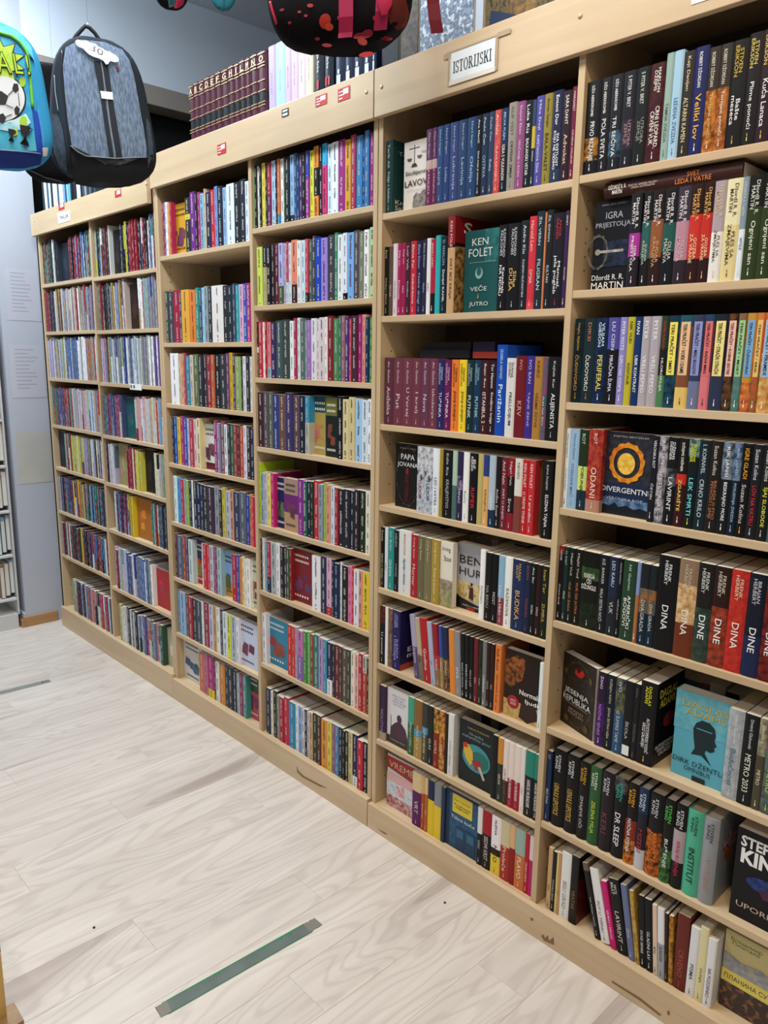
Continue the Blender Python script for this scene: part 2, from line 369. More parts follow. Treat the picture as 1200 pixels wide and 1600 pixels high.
def panel_local(o, wd, d, h, els, side=1):
    """printed matter on the cover at local x = +wd/2 (fractions: from the spine, from the top)"""
    for k, e in enumerate(els):
        off = wd / 2 + 0.0004 + 0.00025 * k
        P = lambda fx, fy: (off, fx * d, (1 - fy) * h)
        if e[0] == 't':
            _, s, cx, cy, w_, h_, c = e[:7]
            text('cover_lettering', s, mat(c, 0.45, 'ink'), o, P(cx, cy), (0, 1, 0), (0, 0, 1), w_ * d, h_ * h, bold=e[7] if len(e) > 7 else 0.0)
        elif e[0] == 'r':
            _, x0, y0, x1, y1, c = e
            mesh('cover_print', [P(x0, y1), P(x1, y1), P(x1, y0), P(x0, y0)], [(0, 1, 2, 3)], mat(c, 0.38, 'cover'), parent=o)
        elif e[0] == 'p':
            mesh('cover_print', [P(x, y) for x, y in e[1]], [tuple(range(len(e[1])))], mat(e[2], 0.38, 'cover'), parent=o)
        elif e[0] == 'd':
            _, cx, cy, rx, ry, c = e
            mesh('cover_print', [P(cx + rx * math.cos(a * 0.2618), cy - ry * math.sin(a * 0.2618)) for a in range(24)], [tuple(range(24))], mat(c, 0.38, 'cover'), parent=o)
        elif e[0] == 'ring':
            _, cx, cy, rx, ry, th, c = e
            vs = []; 
            for q in (1.0, 1 - th):
                for a in range(36):
                    wob = 1 + 0.05 * math.sin(a * 2.3) * (q == 1.0)
                    vs.append(P(cx + rx * q * wob * math.cos(a * 0.17453), cy - ry * q * wob * math.sin(a * 0.17453)))
            mesh('cover_print', vs, [(a, (a + 1) % 36, 36 + (a + 1) % 36, 36 + a) for a in range(36)], mat(c, 0.38, 'cover', scale=60), parent=o)

YB = 0.010
COUNT = {}
def book(bay, sh, x0, x1, spec, tc, s, opts, els=None):
    z = SHELF[bay][sh]
    h = float(opts.get('h', 20)) / 100; d = float(opts.get('d', 0)) / 100 or min(0.655 * h, 0.2)
    wd = max(0.005, (x1 - x0) * math.cos(math.radians(float(opts.get('t', 0)))) * (0.93 if float(opts.get('t', 0)) > 9 else 1) - 0.0006); hc = 'hc' in opts
    o = book_mesh('book', wd, d, h, spec, hc)
    yb = YB + float(opts.get('y', 0)) / 1000
    tilt = math.radians(float(opts.get('t', 0)))           # lean of the top towards -x
    xc = (x0 + x1) / 2
    dz = math.sin(abs(tilt)) * wd / 2
    o.location = (xc, yb, z + 0.0004 + dz); o.rotation_euler = (0, -tilt, 0)
    if opts.get('lb'):
        a, b = 0.07, 0.64
        mesh('title_panel', [(-wd * .36, -0.0004, h * (1 - b)), (wd * .36, -0.0004, h * (1 - b)), (wd * .36, -0.0004, h * (1 - a)), (-wd * .36, -0.0004, h * (1 - a))], [(0, 1, 2, 3)], mat(opts['lb'], 0.45, 'ink'), parent=o)
        text('title', s, mat('2a2018', 0.5, 'ink'), o, (0, -0.0008, h * (1 - (a + b) / 2)), (0, 0, -1), (1, 0, 0), h * (b - a) * 0.93, wd * 0.4, bold=0.01)
    elif 'hz' in opts:
        text('title', s.replace('\\n', '\n'), mat(tc, 0.5, 'ink'), o, (0, -0.0008, h * 0.62), (1, 0, 0), (0, 0, 1), wd * 0.85, h * 0.22, bold=0.01)
    else: spine_text(o, wd, h, s, tc)
    if 'nm' not in opts and not hc: mark(o, h, tc.split('/')[0])
    for b in opts.get('st', '').split('+'):               # white price sticker low on the spine
        if b: mesh('sticker', [(-wd * .4, -0.0005, h * .03), (wd * .4, -0.0005, h * .03), (wd * .4, -0.0005, h * .16), (-wd * .4, -0.0005, h * .16)], [(0, 1, 2, 3)], mat('e8e8e4', 0.5, 'ink'), parent=o)
    if els: panel_local(o, wd, d, h, els)
    COUNT[(bay, sh)] = COUNT.get((bay, sh), 0) + 1
    sg = segs(spec); main = max(sg, key=lambda q: q[1])[0].split('~')[0]
    desc = cname(main)
    if len(sg) > 1:
        other = [cname(c.split('~')[0]) for c, f in sg if cname(c.split('~')[0]) != desc]
        if other: desc = desc + ' and ' + other[0]
    a, b = WHERE[bay]
    shn = SHN[sh]
    extra = ' leaning' if abs(float(opts.get('t', 0))) > 3 else ''
    tag(o, '%s%s %s, %s from the %s, %s %s' % (desc, extra, 'hardback' if hc else 'paperback', ORD[COUNT[(bay, sh)] - 1], a, shn, b), 'book', '%s %s' % (shn, b))
    return o
def parse(bay, sh, ox, sc, data, gaps=()):
    """lines 'x;colours;ink;lettering;options': x = left end of the spine foot in the photo crop, the next line's x its other end"""
    rows = [l.split(';') for l in data.strip().split('\n')]
    z = SHELF[bay][sh]
    lo = BAYX[bay][0] + (T if bay == 'D' else T / 2) + .0008; hi = BAYX[bay][1] - (T / 2 if bay == 'D' else T) - .0008
    for i, r in enumerate(rows[:-1]):
        r = r + [''] * (5 - len(r))
        if r[1] == '-':                                     # gap or a face-out book
            COUNT[(bay, sh)] = COUNT.get((bay, sh), 0) + (1 if r[2] else 0); continue
        op = {}
        for q in r[4].split(): k, _, v = q.partition('='); op[k] = v
        yb = YB + float(op.get('y', 0)) / 1000
        x0 = px_x(ox + sc * float(r[0]), yb, z); x1 = px_x(ox + sc * float(op.get('e', rows[i + 1][0])), yb, z)
        x0 = max(x0, lo); x1 = max(x0 + .006, min(x1, hi)); lo = x1
        els = ELS.get((bay, sh, int(float(r[0]))))
        book(bay, sh, x0, x1, r[1], r[2] or 'e0e0e0', r[3], op, els)
ELS = {}
def face(bay, sh, px0, px1, h, yf, spec, els, label, th=0.022, rot=0.0, name='book', d=None, xr=None, cat='book'):
    """book shown cover-out. px0: its near-spine foot corner; px1: foot of the neighbour it ends at (or width d)"""
    z = SHELF[bay][sh]; x0 = max(px_x(px0, yf, z), BAYX[bay][0] + (T if bay == 'D' else T / 2) + .001)
    x1 = px_x(px1, YB, z) - 0.001 if px1 else x0 + d
    wdt = x1 - x0
    o = book_mesh(name, th, wdt, h, spec)
    # local +x (front cover) turns towards the aisle
    o.rotation_euler = (0, 0, -math.pi / 2 + rot); o.location = (x0 + 0.0 - math.sin(rot) * th / 2, yf + math.cos(rot) * th / 2, z + 0.0004)
    panel_local(o, th, wdt, h, els)
    tag(o, label, cat, 'books shown cover-out')
    return o

# ---- bay beside the sign (fantasy, horror)
ELS[('E', 5, 505)] = [('t', 'DAGLAS\nADAMS', .42, .20, .62, .22, 'd8c838', .02), ('d', .5, .5, .2, .09, '7a2028'), ('t', 'AUTOSTOPERSKI\nVODIČ KROZ\nGALAKSIJU', .45, .84, .75, .16, 'e8e8e8', .02)]
ELS[('E', 6, 830)] = [('d', .5, .36, .3, .10, 'a03028~c0c0c0'), ('p', [(.3, .5), (.5, .42), (.72, .52), (.5, .6)], 'd88020~b03020')]
ELS[('E', 7, 183)] = [('r', 0, 0, 1, .35, '1c1616'), ('r', 0, .35, 1, 1, '6a1814~3a100e')]
ELS[('D', 0, 105)] = [('t', 'TARIK\nALI', .5, .2, .6, .12, 'b8c8c0'), ('t', 'Knjiga o\nSaladinu', .5, .88, .8, .14, 'd8d8d0')]
ELS[('D', 1, 445)] = [('r', 0, 0, 1, .27, '7a141c'), ('r', 0, .27, 1, .31, '1a1010'), ('t', 'S', .35, .11, .3, .12, 'f0ece8', .02), ('t', 'B C', .5, .22, .5, .06, 'f0ece8', .02), ('r', 0, .31, 1, 1, 'b08850~503018')]
ELS[('D', 5, 160)] = [('r', 0, 0, 1, .9, '241c4c'), ('r', 0, .9, 1, 1, 'a84030'), ('t', 'E..\nmi', .4, .72, .5, .18, 'e0e0e8', .02)]
ELS[('D', 5, 770)] = [('r', 0, 0, 1, 1, '14100e')]
parse('E', 0, 880, .266667, '''108;121016:.6,b0762a~20140e:.25,121016;e8e4e0;DŽO ABERKROMBI|PRVO REZANJE
190;14121a;e0dcd8;DŽO ABERKROMBI|POLA SVETA
250;14141a:.58,3c5a70~141a22:.28,14141a;e0e4e8;DŽO ABERKROMBI|TRI SEČIVA
320;14141c:.5,2a2030:.3,14141c;d8d0d0/a08080;5 PITER V. BRET|UTROBA\\nZEMLJE
395;121514;d0d0c8/909088;5 PITER V. BRET|UTROBA\\nZEMLJE
470;4a1218~2a0a10;f0e4e0;MARLON\\nDŽEJMS|CRNI LEOPARD,\\nCRVENI VUK
560;8fa9a0;5a6a60;|TAMNA ZVEZDA;h=21.3
603;9ec0d8;5878a0;|LEDENA ZVEZDA;h=21.3
660;2a2422;d8c8a0;Kejt Danijen|ALTARNI KAMEN;h=20.6
722;1c2054;e8e8f0/e8b030;ROBERT DŽORDAN|Veliki lov;h=20.8
803;302820:.4,c87830~5a3010;d8d0c0/e0c060;ROBERT DŽORDAN|Tornjevi ponoći
870;302a24:.4,b86a28~6a3814;d8d0c0/f0e0c0;ROBERT DŽORDAN|Tornjevi ponoći
937;16120f;c8a838/e8e8e8;STIVEN\\nERIKSON|Bašte\\nmeseca
1030;1a1416;d8c060/e8e8e8;STIVEN\\nERIKSON|Plime ponoći;h=20.5
1110;2a1620;d8c060/e8e8e8;STIVEN\\nERIKSON|Kuća Lanaca;h=20.5
1192;1c1a14;d8c060;STIVEN\\nERIKSON|Led;h=20.5
1270''')
parse('E', 1, 880, .266667, '''150;-;1
362;1a1a20:.42,a03090:.25,201a22;e8e0e0;Džordž R. R.\\nMARTIN|IGRA\\nPRIJESTOLA;y=-4
425;15181a:.3,2a5a58:.4,15181a;e8e0e0/c8c0b0;Džordž R. R.\\nMARTIN|SUDAR\\nKRALJEVA
485;201410:.3,8a5030:.4,2a1614;e8e0e0/c8a070;Džordž R. R.\\nMARTIN|SUDAR\\nKRALJEVA
555;14181c:.35,205048:.3,101418;e8e0e0/c8c8c0;Džordž R. R.\\nMARTIN|OLUJA\\nMAČEVA
630;3a3040:.35,b08090:.4,2a2028;e8e0e0/d8b8c0;Džordž R. R.\\nMARTIN|OLUJA\\nMAČEVA
705;2a1414:.3,c03028:.45,2a1014;e8b060/e8d0a0;Džordž R. R.\\nMARTIN|GOZBA\\nZA VRANE
775;2a1414:.3,b82c26:.45,2a1014;e8b060/e8d0a0;Džordž R. R.\\nMARTIN|GOZBA\\nZA VRANE
838;a898a0:.5,e0dcd8;d8c090/6a5a50;Džordž R. R.\\nMARTIN|PLES SA\\nZMAJEVIMA
908;e0d8b0:.45,d8c890;5a4a30;Džordž R. R.\\nMARTIN|PLES SA\\nZMAJEVIMA
998;8090a0:.5,d8e0e8;d0d8e0/405060;DŽORDŽ R. R. MARTIN|VITEZ
1035;15170f:.3,2c3a1c;d8d8d0/e0e0d0;Džordž R. R.\\nMARTIN|Ognjeni san
1118;15170f:.3,2c3a1c;d8d8d0/e0e0d0;Džordž R. R.\\nMARTIN|Ognjeni san
1196''')
face('E', 1, 921, 880 + .266667 * 362, .20, .030, '16161c', [
  ('t', 'PESMA LEDA I VATRE 1', .5, .05, .6, .018, 'b0b0b8'), ('t', 'IGRA', .52, .17, .42, .075, 'a8a8b0', .0), ('t', 'PRIJESTOLJA', .5, .28, .86, .07, 'a8a8b0'),
  ('r', .30, .45, .95, .74, '26324c~141820'), ('d', .16, .57, .07, .035, '90887c'), ('ring', .16, .57, .26, .20, .16, '6a665f~302e2c'), ('r', .2, .555, .8, .585, '8a8478~b8b0a4'),
  ('t', 'Džordž R. R.', .45, .86, .8, .06, 'e4e0dc'), ('t', 'MARTIN', .45, .95, .8, .075, 'e4e0dc')], 'black paperback with a sword hilt turned cover-out, second shelf beside the ISTORIJSKI bay')
parse('E', 2, 870, .275, '''75;12282e~0a161c;c8903c;MAJKL ŠEJBON|ČUDOVORCI
128;1a2a30;b87858/e0e0d8;DIKSI|ČUDOVORCI
195;142a50~101a30;d0e0f0/e0d060;VILIJAM\\nGIBSON|PERIFERAL
262;4a4890:.36,16141a;d8d8f0;LIU CISIN|MRAČNA ŠUMA
328;8a80c0;f0f0f8;PITER VOTS|SLEPILO NAD VODAMA
370;b8ac30;4a4a20;NIK VUD|KENTAUR;nm
410;183060;f0f0f0;IVAN|UBIK KONTRAST;nm
452;a8a0a8;f0f0f0;PITER|VRELI PEPEO;nm
500;a8a0a8;f0f0f0;PITER|VRELI PEPEO;nm
555;2a3a28:.35,1a1c18:.3,4a7a50;b03030/e8e8e0;ANDREJ RUBANOV|HLOROFILIJA;nm
596;14344a:.15,1e4a60~0c2030;e8e8e8;TERI PRAČET • SMRT;lb=e8d860
657;205060:.12,7a4a30:.65,d8b868;2a2018;TERI PRAČET • VOĐE I DAME;lb=e0b890
730;343850:.3,303c5c:.4,6a7090;e8e8e8;TERI PRAČET • MALI BOGOVI;lb=8890c8
795;204060:.1,7a3840:.5,d07078;2a2018;TERI PRAČET • RADNI MIRIS;lb=d87070
850;1c2030:.6,2c344c;e8e8e8;TERI PRAČET • STRAŽA! STRAŽA!;lb=e8d888
925;201814~6a4428;e8e8e8;TERI PRAČET • KOBNE SESTRE;lb=e8b8a8
980;806040:.3,406a60~5a8078;e8e8e8;TERI PRAČET • MORT;lb=98c890
1028;c08838:.7,a03828~d88840;f0e8d8;TERI PRAČET • ČUDOVORAC;lb=70a8d8
1083;c87838:.5,6a5a30~c05030;f0e8d8;TERI PRAČET • ERIK;lb=e0b870
1125;c05830:.4,d8b068~b07038;f0e8d8;TERI PRAČET • PIRAMIDE;lb=90b8e0
1192;d8b068~b07038;f0e8d8;TERI PRAČET • BOJA;lb=e8d888
1250''')
parse('E', 3, 860, .283333, '''45;e8ecf0;506070;Viktorija Ejvjard|Crvena kraljica
85;98b8d8;7090b8;Viktorija Ejvjard|STAKLENI MAČ
135;22301e:.45,c8d878:.3,1c3040;c8d0c0/20280c;ROT|POBUNJENI
185;8a1c24~b04830:.85,b08070;f0d0c0;ROT|ODANI;h=20.3
262;-;1
525;1a1a20;d8dce0;VERONIKA ROT|ČETIRI
563;3a3a44~b0b0b8;e8d0d0;RIK JANSI|PETI TALAS
612;14151a:.35,60646a~202024:.2,14151a;e8e8e8;DŽEJMS\\nDEŠNER|LAVIRINT
668;1a1518:.4,c03028:.12,3a1418;f0f0e0/e8d870;DŽEJMS DEŠNER|ZGARIŠTE
722;70a098~141a1c:.2,141a1c;e8e020/80d8e0;DŽEJMS\\nDEŠNER|LEK SMRTI
780;16262e;c8d0d8;I. KORNVEL|CRNO KRILO
840;201c1a;d0c8c0/b87850;Suzan Kolins|BALADA O PTICI\\nPEVAČICI I ZMIJI
905;34404c~8090a0:.4,14181c;f0f0f0;RIK JANSI|BESKRAJNO MORE
965;2c3c54~7088a8:.4,14202c;a8c0e0;RIK JANSI|POSLEDNJA ZVEZDA
1010;141214;e8a828/c8c8c8;IGRE GLADI|Suzan Kolins
1065;1e1e24;d0d0d0/c83030;Suzan Kolins|LOV NA VATRU
1122;181c1c;d0d0d0/e0e040;Suzan Kolins|SJAJ SLOBODE
1185;3a6070;e0e0e0;Suzan Kolins|IGRE GLADI
1240''')
face('E', 3, 935, 860 + .283333 * 525, .20, .028, '2a2e3e', [
  ('r', 0, 0, 1, .62, '34343e~23252e'), ('r', 0, .62, 1, .8, '1c2a48'), ('r', 0, .8, 1, .93, '2c4a78~6a88a8'), ('p', [(0, .93), (.1, .88), (.2, .9), (.32, .85), (.4, .9), (.55, .87), (.7, .91), (.8, .88), (1, .91), (1, 1), (0, 1)], '141a26'),
  ('ring', .50, .36, .34, .24, .24, 'e8a030~c86818'), ('d', .49, .37, .17, .13, 'e0a838~f0d060'), ('t', 'SVETSKI BESTSELER', .55, .05, .7, .02, 'b8b8c0'),
  ('t', 'DIVERGENTNI', .5, .69, .94, .065, 'dcdce0', .01), ('t', 'VERONIKA ROT', .5, .80, .72, .035, 'a8b8d0')], 'dark blue paperback with a fiery orange ring turned cover-out, fourth shelf beside the ISTORIJSKI bay')
parse('E', 4, 850, .291667, '''45;8a1c20:.1,1a0e12;e0d8d0;NOVIK|Crveni kralj
85;14302c;c8c8c0;H. RAJT|MRAK
110;141a18;c8c0b0/c88040;Majkl Vud|VUK OD ŽADA
143;1a1612;c8c0b0/c87838;Majkl Vud|VUK OD JUTRA
180;10120e:.2,3c5a24~20301a:.16,10120e:.3,1c2a14~10140c;e0e0d8;KNJIGA\\nOD\\nDŽUNGLE;hz
270;14161c;c8c8c8;DŽ. BARKER|MALA SESTRA NOĆI
322;1c2840:.5,20242c;c8d0e0/c0c4c8;LEO KARU|VUK
372;101218;b8b8b8;ANDRIJ SAPKO|VENČANI ZVUK
395;24402c;c0d0c0/f0f0e8;Nil Gejmen|AMERIČKI\\nBOGOVI
468;8090c0:.4,a86a40;e8e8e8;|
488;1c2024:.3,2a5a58~a06030:.3,14283c;c8c8c0;|DVA GRADA
535;1c2024:.3,2a5a58~a06030:.3,14283c;c8c8c0;|DVA GRADA
575;121014;e8e8e8;FRENK\\nHERBERT|DINA;h=23 nm
683;8a7058:.25,e0c090~b08050:.4,6a3018;c8b8a0/f0e8e0;FRENK\\nHERBERT|DINA;h=23 nm
782;1c1a1a:.45,34483c~24302a;d8d8d0/f0f0f0;FRENK\\nHERBERT|DINE;h=23 nm
865;2a1614:.4,6a2418~a04028;d8c8b8/f0f0f0;FRENK\\nHERBERT|DINE;h=23 nm
952;a82420~c03428;e8c8b0/f0e8e0;FRENK\\nHERBERT|DINA;h=23 nm
1045;141828:.6,1c2448;c8c8d0/f0f0f0;BRAJAN\\nHERBERT|DINE;h=23 nm
1135;3a1018~802018;c8c8d0/f0f0f0;BRAJAN\\nHERBERT|DINE;h=23 nm
1220''')
parse('E', 5, 840, .3, '''108;-;1
290;2a1830:.4,4a2070~2a1430;e0d8f0/c888e0;ŽANO|NOĆNE SENKE
335;14182c;c8c0a0;DŽEJN KEN|JEDNA ŠESTINA NEBA
380;1c2a44~6a6a40:.45,2c5070;c8d0d8;IVO|IZ ŠUMSKE TAME
430;18161a;c8c8c8;|ŠKOLA;st=1 nm
475;1a181c;6a6a6a;DŽON|POVRATAK
505;121114;e8e030/f0f0f0;DAGLAS\\nADAMS|AUTOSTOPERSKI VODIČ\\nKROZ GALAKSIJU;h=21.5 e=590
590;-;
675;-;1
950;98a0a4~b0b4b8;e8e8e8/4a7890;Dmitrij Gluhovski|Budućnost;h=21.5 y=6
1030;16181a;d8d8d8/e8e8d8;Dmitrij Gluhovski|METRO 2033;h=21.5 y=6
1105;6a6650~a09c80:.4,4a4636;e8e0c0;Dmitrij|METRO;h=21.5 y=6
1150;5a6a68:.5,3c4c4c~607068;d8e050;METRO\\n2035|METRO;h=21.5 y=6
1215''')
face('E', 5, 874.5, 0, .20, .062, '241c18~30261e', [
  ('ring', .5, .5, .45, .465, .06, '4a3c20~2c2218'), ('p', [(.40, .14), (.5, .2), (.6, .13), (.68, .17), (.6, .24), (.5, .25), (.38, .22)], 'b01c1c'), ('d', .12, .25, .05, .04, '6a5a28~3a3020'), ('d', .85, .22, .05, .05, '6a5a28~3a3020'),
  ('d', .2, .9, .08, .05, '5a5020~3a3020'), ('d', .8, .9, .08, .05, '5a4a20~3a3020'), ('t', 'JESENJA', .48, .50, .72, .085, 'dcdcd8'), ('t', 'REPUBLIKA', .5, .60, .82, .08, 'dcdcd8'), ('r', .15, .66, .85, .664, 'a8a8a0'), ('t', 'BRAJAN\nMEKLEN', .5, .76, .45, .09, '8a7a68')],
  'dark paperback with a red moth turned cover-out and angled against the upright, sixth shelf', th=.026, rot=-0.33, d=.133)
face('E', 5, 1046, 840 + .3 * 950, .215, .032, '5aa8bc', [
  ('r', 0, 0, 1, .45, '58a4b8~6ab0c0'), ('p', [(.40, .33), (.50, .28), (.64, .28), (.74, .33), (.77, .41), (.75, .46), (.80, .52), (.76, .535), (.77, .58), (.70, .61), (.62, .60), (.60, .64), (.74, .76), (.55, .68), (.36, .70), (.42, .62), (.38, .5), (.36, .4)], '14282e'),
  ('r', .42, .38, .70, .39, '58a4b8'), ('t', 'DAGLAS', .54, .13, .82, .075, 'c8a838'), ('t', 'ADAMS', .56, .22, .72, .075, 'c8a838'), ('t', 'DIRK DŽENTLI', .5, .80, .92, .07, '14282e'), ('t', 'OMNIBUS', .5, .88, .48, .05, '14282e'), ('r', .42, .94, .66, 1, '1c2428')],
  'turquoise paperback with a black head silhouette turned cover-out, sixth shelf', th=.035)
parse('E', 6, 830, .308333, '''55;1c3058;c8b060/c8d0e0;ST|BEZ DNA;h=21
85;121114;e8e8e8/d8b048;STIVEN\\nKING|USNULE LEPOTICE;h=22.3 hc
150;121114;e8e8e8/d8b048;STIVEN\\nKING|USNULE LEPOTICE;h=22.3 hc
215;141416;e0b030/c8c8c8;STIVEN\\nKING|ZMAJEVE OČI;h=22 hc
270;2e5a34;e8f0e0/c8e040;STIVEN\\nKING|ZELENA MILJA;h=22 hc
325;241c24;e0e0e0/7a3a44;STIVEN\\nKING|KERI;h=22 hc
388;606468~141418:.18,121216;30b8a0/f0f0f0;STIVEN\\nKING|DR SLEEP;h=22 hc
455;1a1210:.45,8a3020:.25,d87820~201008;f0b030/f0f0f0;STIVEN\\nKING|NOĆNA SMENA;h=22 hc
510;203450:.3,1a2030:.45,c0c4c8;d8e8f0/b03038;STIVEN\\nKING|MIZERI;h=22 hc
560;16181c:.45,c86a20~301808;e0e0e0/e88030;STIVEN\\nKING|KO NAĐE\\nNJEGOVO;h=22 hc
635;121412:.6,40783c~101810;60d060/f0f0f0;STIVEN\\nKING|BUĐENJE;h=22 hc
690;141216:.3,b0a0a8:.38,141216;e8e8e8/c03040;STIVEN\\nKING|KRAJ ROENIJA;h=22 hc
750;50b090;14201c;STIVEN\\nKING|INSTITUT;h=22 hc
830;909498;303438/b89080;STIVEN\\nKING|AUTSAJDER;h=22 e=908 hc
985;-;1
1240''')
face('E', 6, 1137, 0, .222, .026, '16141a', [
  ('t', 'STEPHEN', .5, .13, .84, .12, 'f0f0f0', .03), ('t', 'KING', .46, .29, .72, .17, 'f0f0f0', .04), ('d', .5, .54, .28, .08, '24408a~14204a'), ('p', [(.4, .58), (.62, .56), (.7, .64), (.5, .68)], '5a2028~1c2450'), ('t', 'UPORIŠTE', .5, .83, .78, .075, 'c8b8a8')],
  'black hardback with large white lettering turned cover-out, seventh shelf', th=.05, d=.143)
parse('E', 7, 830, .308333, '''70;c8a878;6a4a30;|SAN;h=19
92;1c1820;d0c8b8;|POHVALA SENCI;h=18.5
112;d8c880;5a3a20;|KLJUČ;h=19 nm
124;c89868;4a2a18;|TRAVA;h=19 nm
135;e6e6e4;9a9a9a;|BELI GRAD;h=20
183;1a1718:.75,241c1a;8a7040;|VRATAR;h=20.5 nm
222;-;
318;6a5e50:.1,1c1a1c;c8c8c8;|NA KRAJU NOĆI;t=15 h=20.5
350;e8e8e8;8a4a6a;|PUT U TIŠINU;t=14.5 h=20
398;c82070;f0e0e8;|LJUBAV I DRUGI;t=14 h=18 nm
432;17161a;d8d0c8;MOJ\\nBRAT|LAVIRINT;t=12.5 h=20
490;6a7498;d0d0d8;|ZIMA;t=11.5 h=20
524;c8a858~a88038;4a3018;|ZLATO;t=10 h=19.5
548;141418;e0e0e0;|DUGE SENKE;t=6 h=19.5
578;141418;e0e0e0;|GLADNI LAV;t=6 h=19.5
615;e0c8b0;6a4a3a;|MORE;t=5.5 h=19
638;e8e8ec:.5,a0a8b0;3a3a44;|ZAPISI;t=5 h=19
672;2c2018;c88830;|ĆILIM;t=4.5 h=18.5
690;6a4420~c89030;e0c070;|MED;t=4 h=18.5
713;6a2c24;b05a44;|CRVENO;t=1 h=20.5
775;e4e4e6;5a5a6a;|PISMA;h=19
820;e0d8a8;8a7a4a;|DUNJA;h=20.3
862;e6e6ea;5a5a64;|NA POZORNICI;h=18.5 e=905
945;-;1
1180''')
face('E', 7, 1122, 0, .205, .045, 'd8c890', [
  ('r', 0, 0, 1, .28, 'd8cc90'), ('t', 'Владимир\nПиштало', .34, .11, .5, .09, '3a3a30'), ('p', [(0, .28), (.3, .34), (.6, .3), (1, .42), (1, .56), (0, .48)], 'b8b0a0~8a94a8'), ('r', 0, .50, 1, .66, 'e0d068'), ('t', 'ПЛАНИНА СУТРА', .5, .58, .9, .06, '3a3420'), ('r', 0, .66, 1, 1, '4a3424~8a5a38~30343c')],
  'cream and brown paperback with Cyrillic lettering turned cover-out, bottom shelf', th=.02, d=.14)

# ---- bay under the ISTORIJSKI sign
parse('D', 0, 570, .283333, '''105;1c3c3c;b8c8c0;Tarik Ali|Knjiga o Saladinu;e=148
200;-;1
330;5a3058:.4,c0a8a0:.12,6a2850;c8a8c0/d8b8c8;Filipa Gregori|BELA KRALJICA
365;5a3058:.4,c0a8a0:.12,6a2850;c8a8c0/d8b8c8;Filipa Gregori|BELA KRALJICA
390;2c4a80;a8b8d8;Edvard Gregori|Laura
425;283f78;a8b8d8;Edvard Gregori|Lidija
460;33447c;a8b8d8;Edvard Gregori|Lukrecija
508;24406a;a8c0d8;Edvard Gregori|Lavinija
555;20406e;a8c8e0;Edvard Gregori|Ofelija
605;101014;e8e8e8;Ana Marić|ŽENA KOJA JE SANJALA
632;1c2c48;d0d8e0/9ab0c8;Paulo Ćen|OSTRVA
670;2a3c58;b8c8d8;Paulo Ćen|Reka
700;c03848~d05a50;f0d0c0;Anđela|PLAVA DEVOJKA
735;182c4c:.45,101824;a0c8e8/f0e0d0;BELVA PLEJN|IGRA S VULKANOM
775;908a80;6a645a/2a2a2a;KLIF VEST|CRVENA ZMIJA;h=20.8
820;8a4878;e0c0d8;Dejvid Eben|VENČANJE U BOSNI;h=20.5
865;14181c;e0e0e0;Luka Ris|BALKANSKI VETAR;h=20.2
905;2a4060:.3,c0a840:.25,1c2c40;e0e0d0;|ZEMLJA
925;4c4890;d0c8f0;Mika Dojl|KAPETANOVA ŽENA;h=20.5
968;8a7c30;2a2610;Arman Sanger|BALA-VALET;h=20.5
1012;1c2040:.85,24304c;f0f0f0;Entoni Dor|SVA SVETLOST\\nKOJU NE VIDIMO;h=20.6
1070;28121c;e0d8d0/d8b8a0;SARA DANT|Advokat
1118;6a1838;e0c0c8;MARGARET|CRVENA HALJINA;h=20.4
1146''')
face('D', 0, 629.5, 570 + .283333 * 330, .19, .035, 'e4dcd4', [
  ('r', .20, .10, .58, .112, '3a3634'), ('r', .385, .06, .405, .33, '3a3634'), ('p', [(.28, .37), (.34, .32), (.45, .32), (.51, .37)], '3a3634'), ('p', [(.13, .24), (.31, .24), (.27, .28), (.17, .28)], '5a5654'), ('p', [(.49, .22), (.67, .22), (.63, .26), (.53, .26)], '5a5654'),
  ('t', 'Helena Rot', .8, .18, .3, .03, '5a5450'), ('t', 'Sicilijanski', .52, .46, .86, .075, '2a2624', .01), ('t', 'LAVOVI', .5, .60, .86, .09, '2a2624', .01), ('r', .15, .70, .9, .704, '8a8480'), ('p', [(.40, .80), (.5, .74), (.62, .77), (.75, .72), (1, .72), (1, 1), (.36, 1)], '6a6460~a09890')],
  'white paperback with a pair of scales turned cover-out, top shelf under the ISTORIJSKI sign')
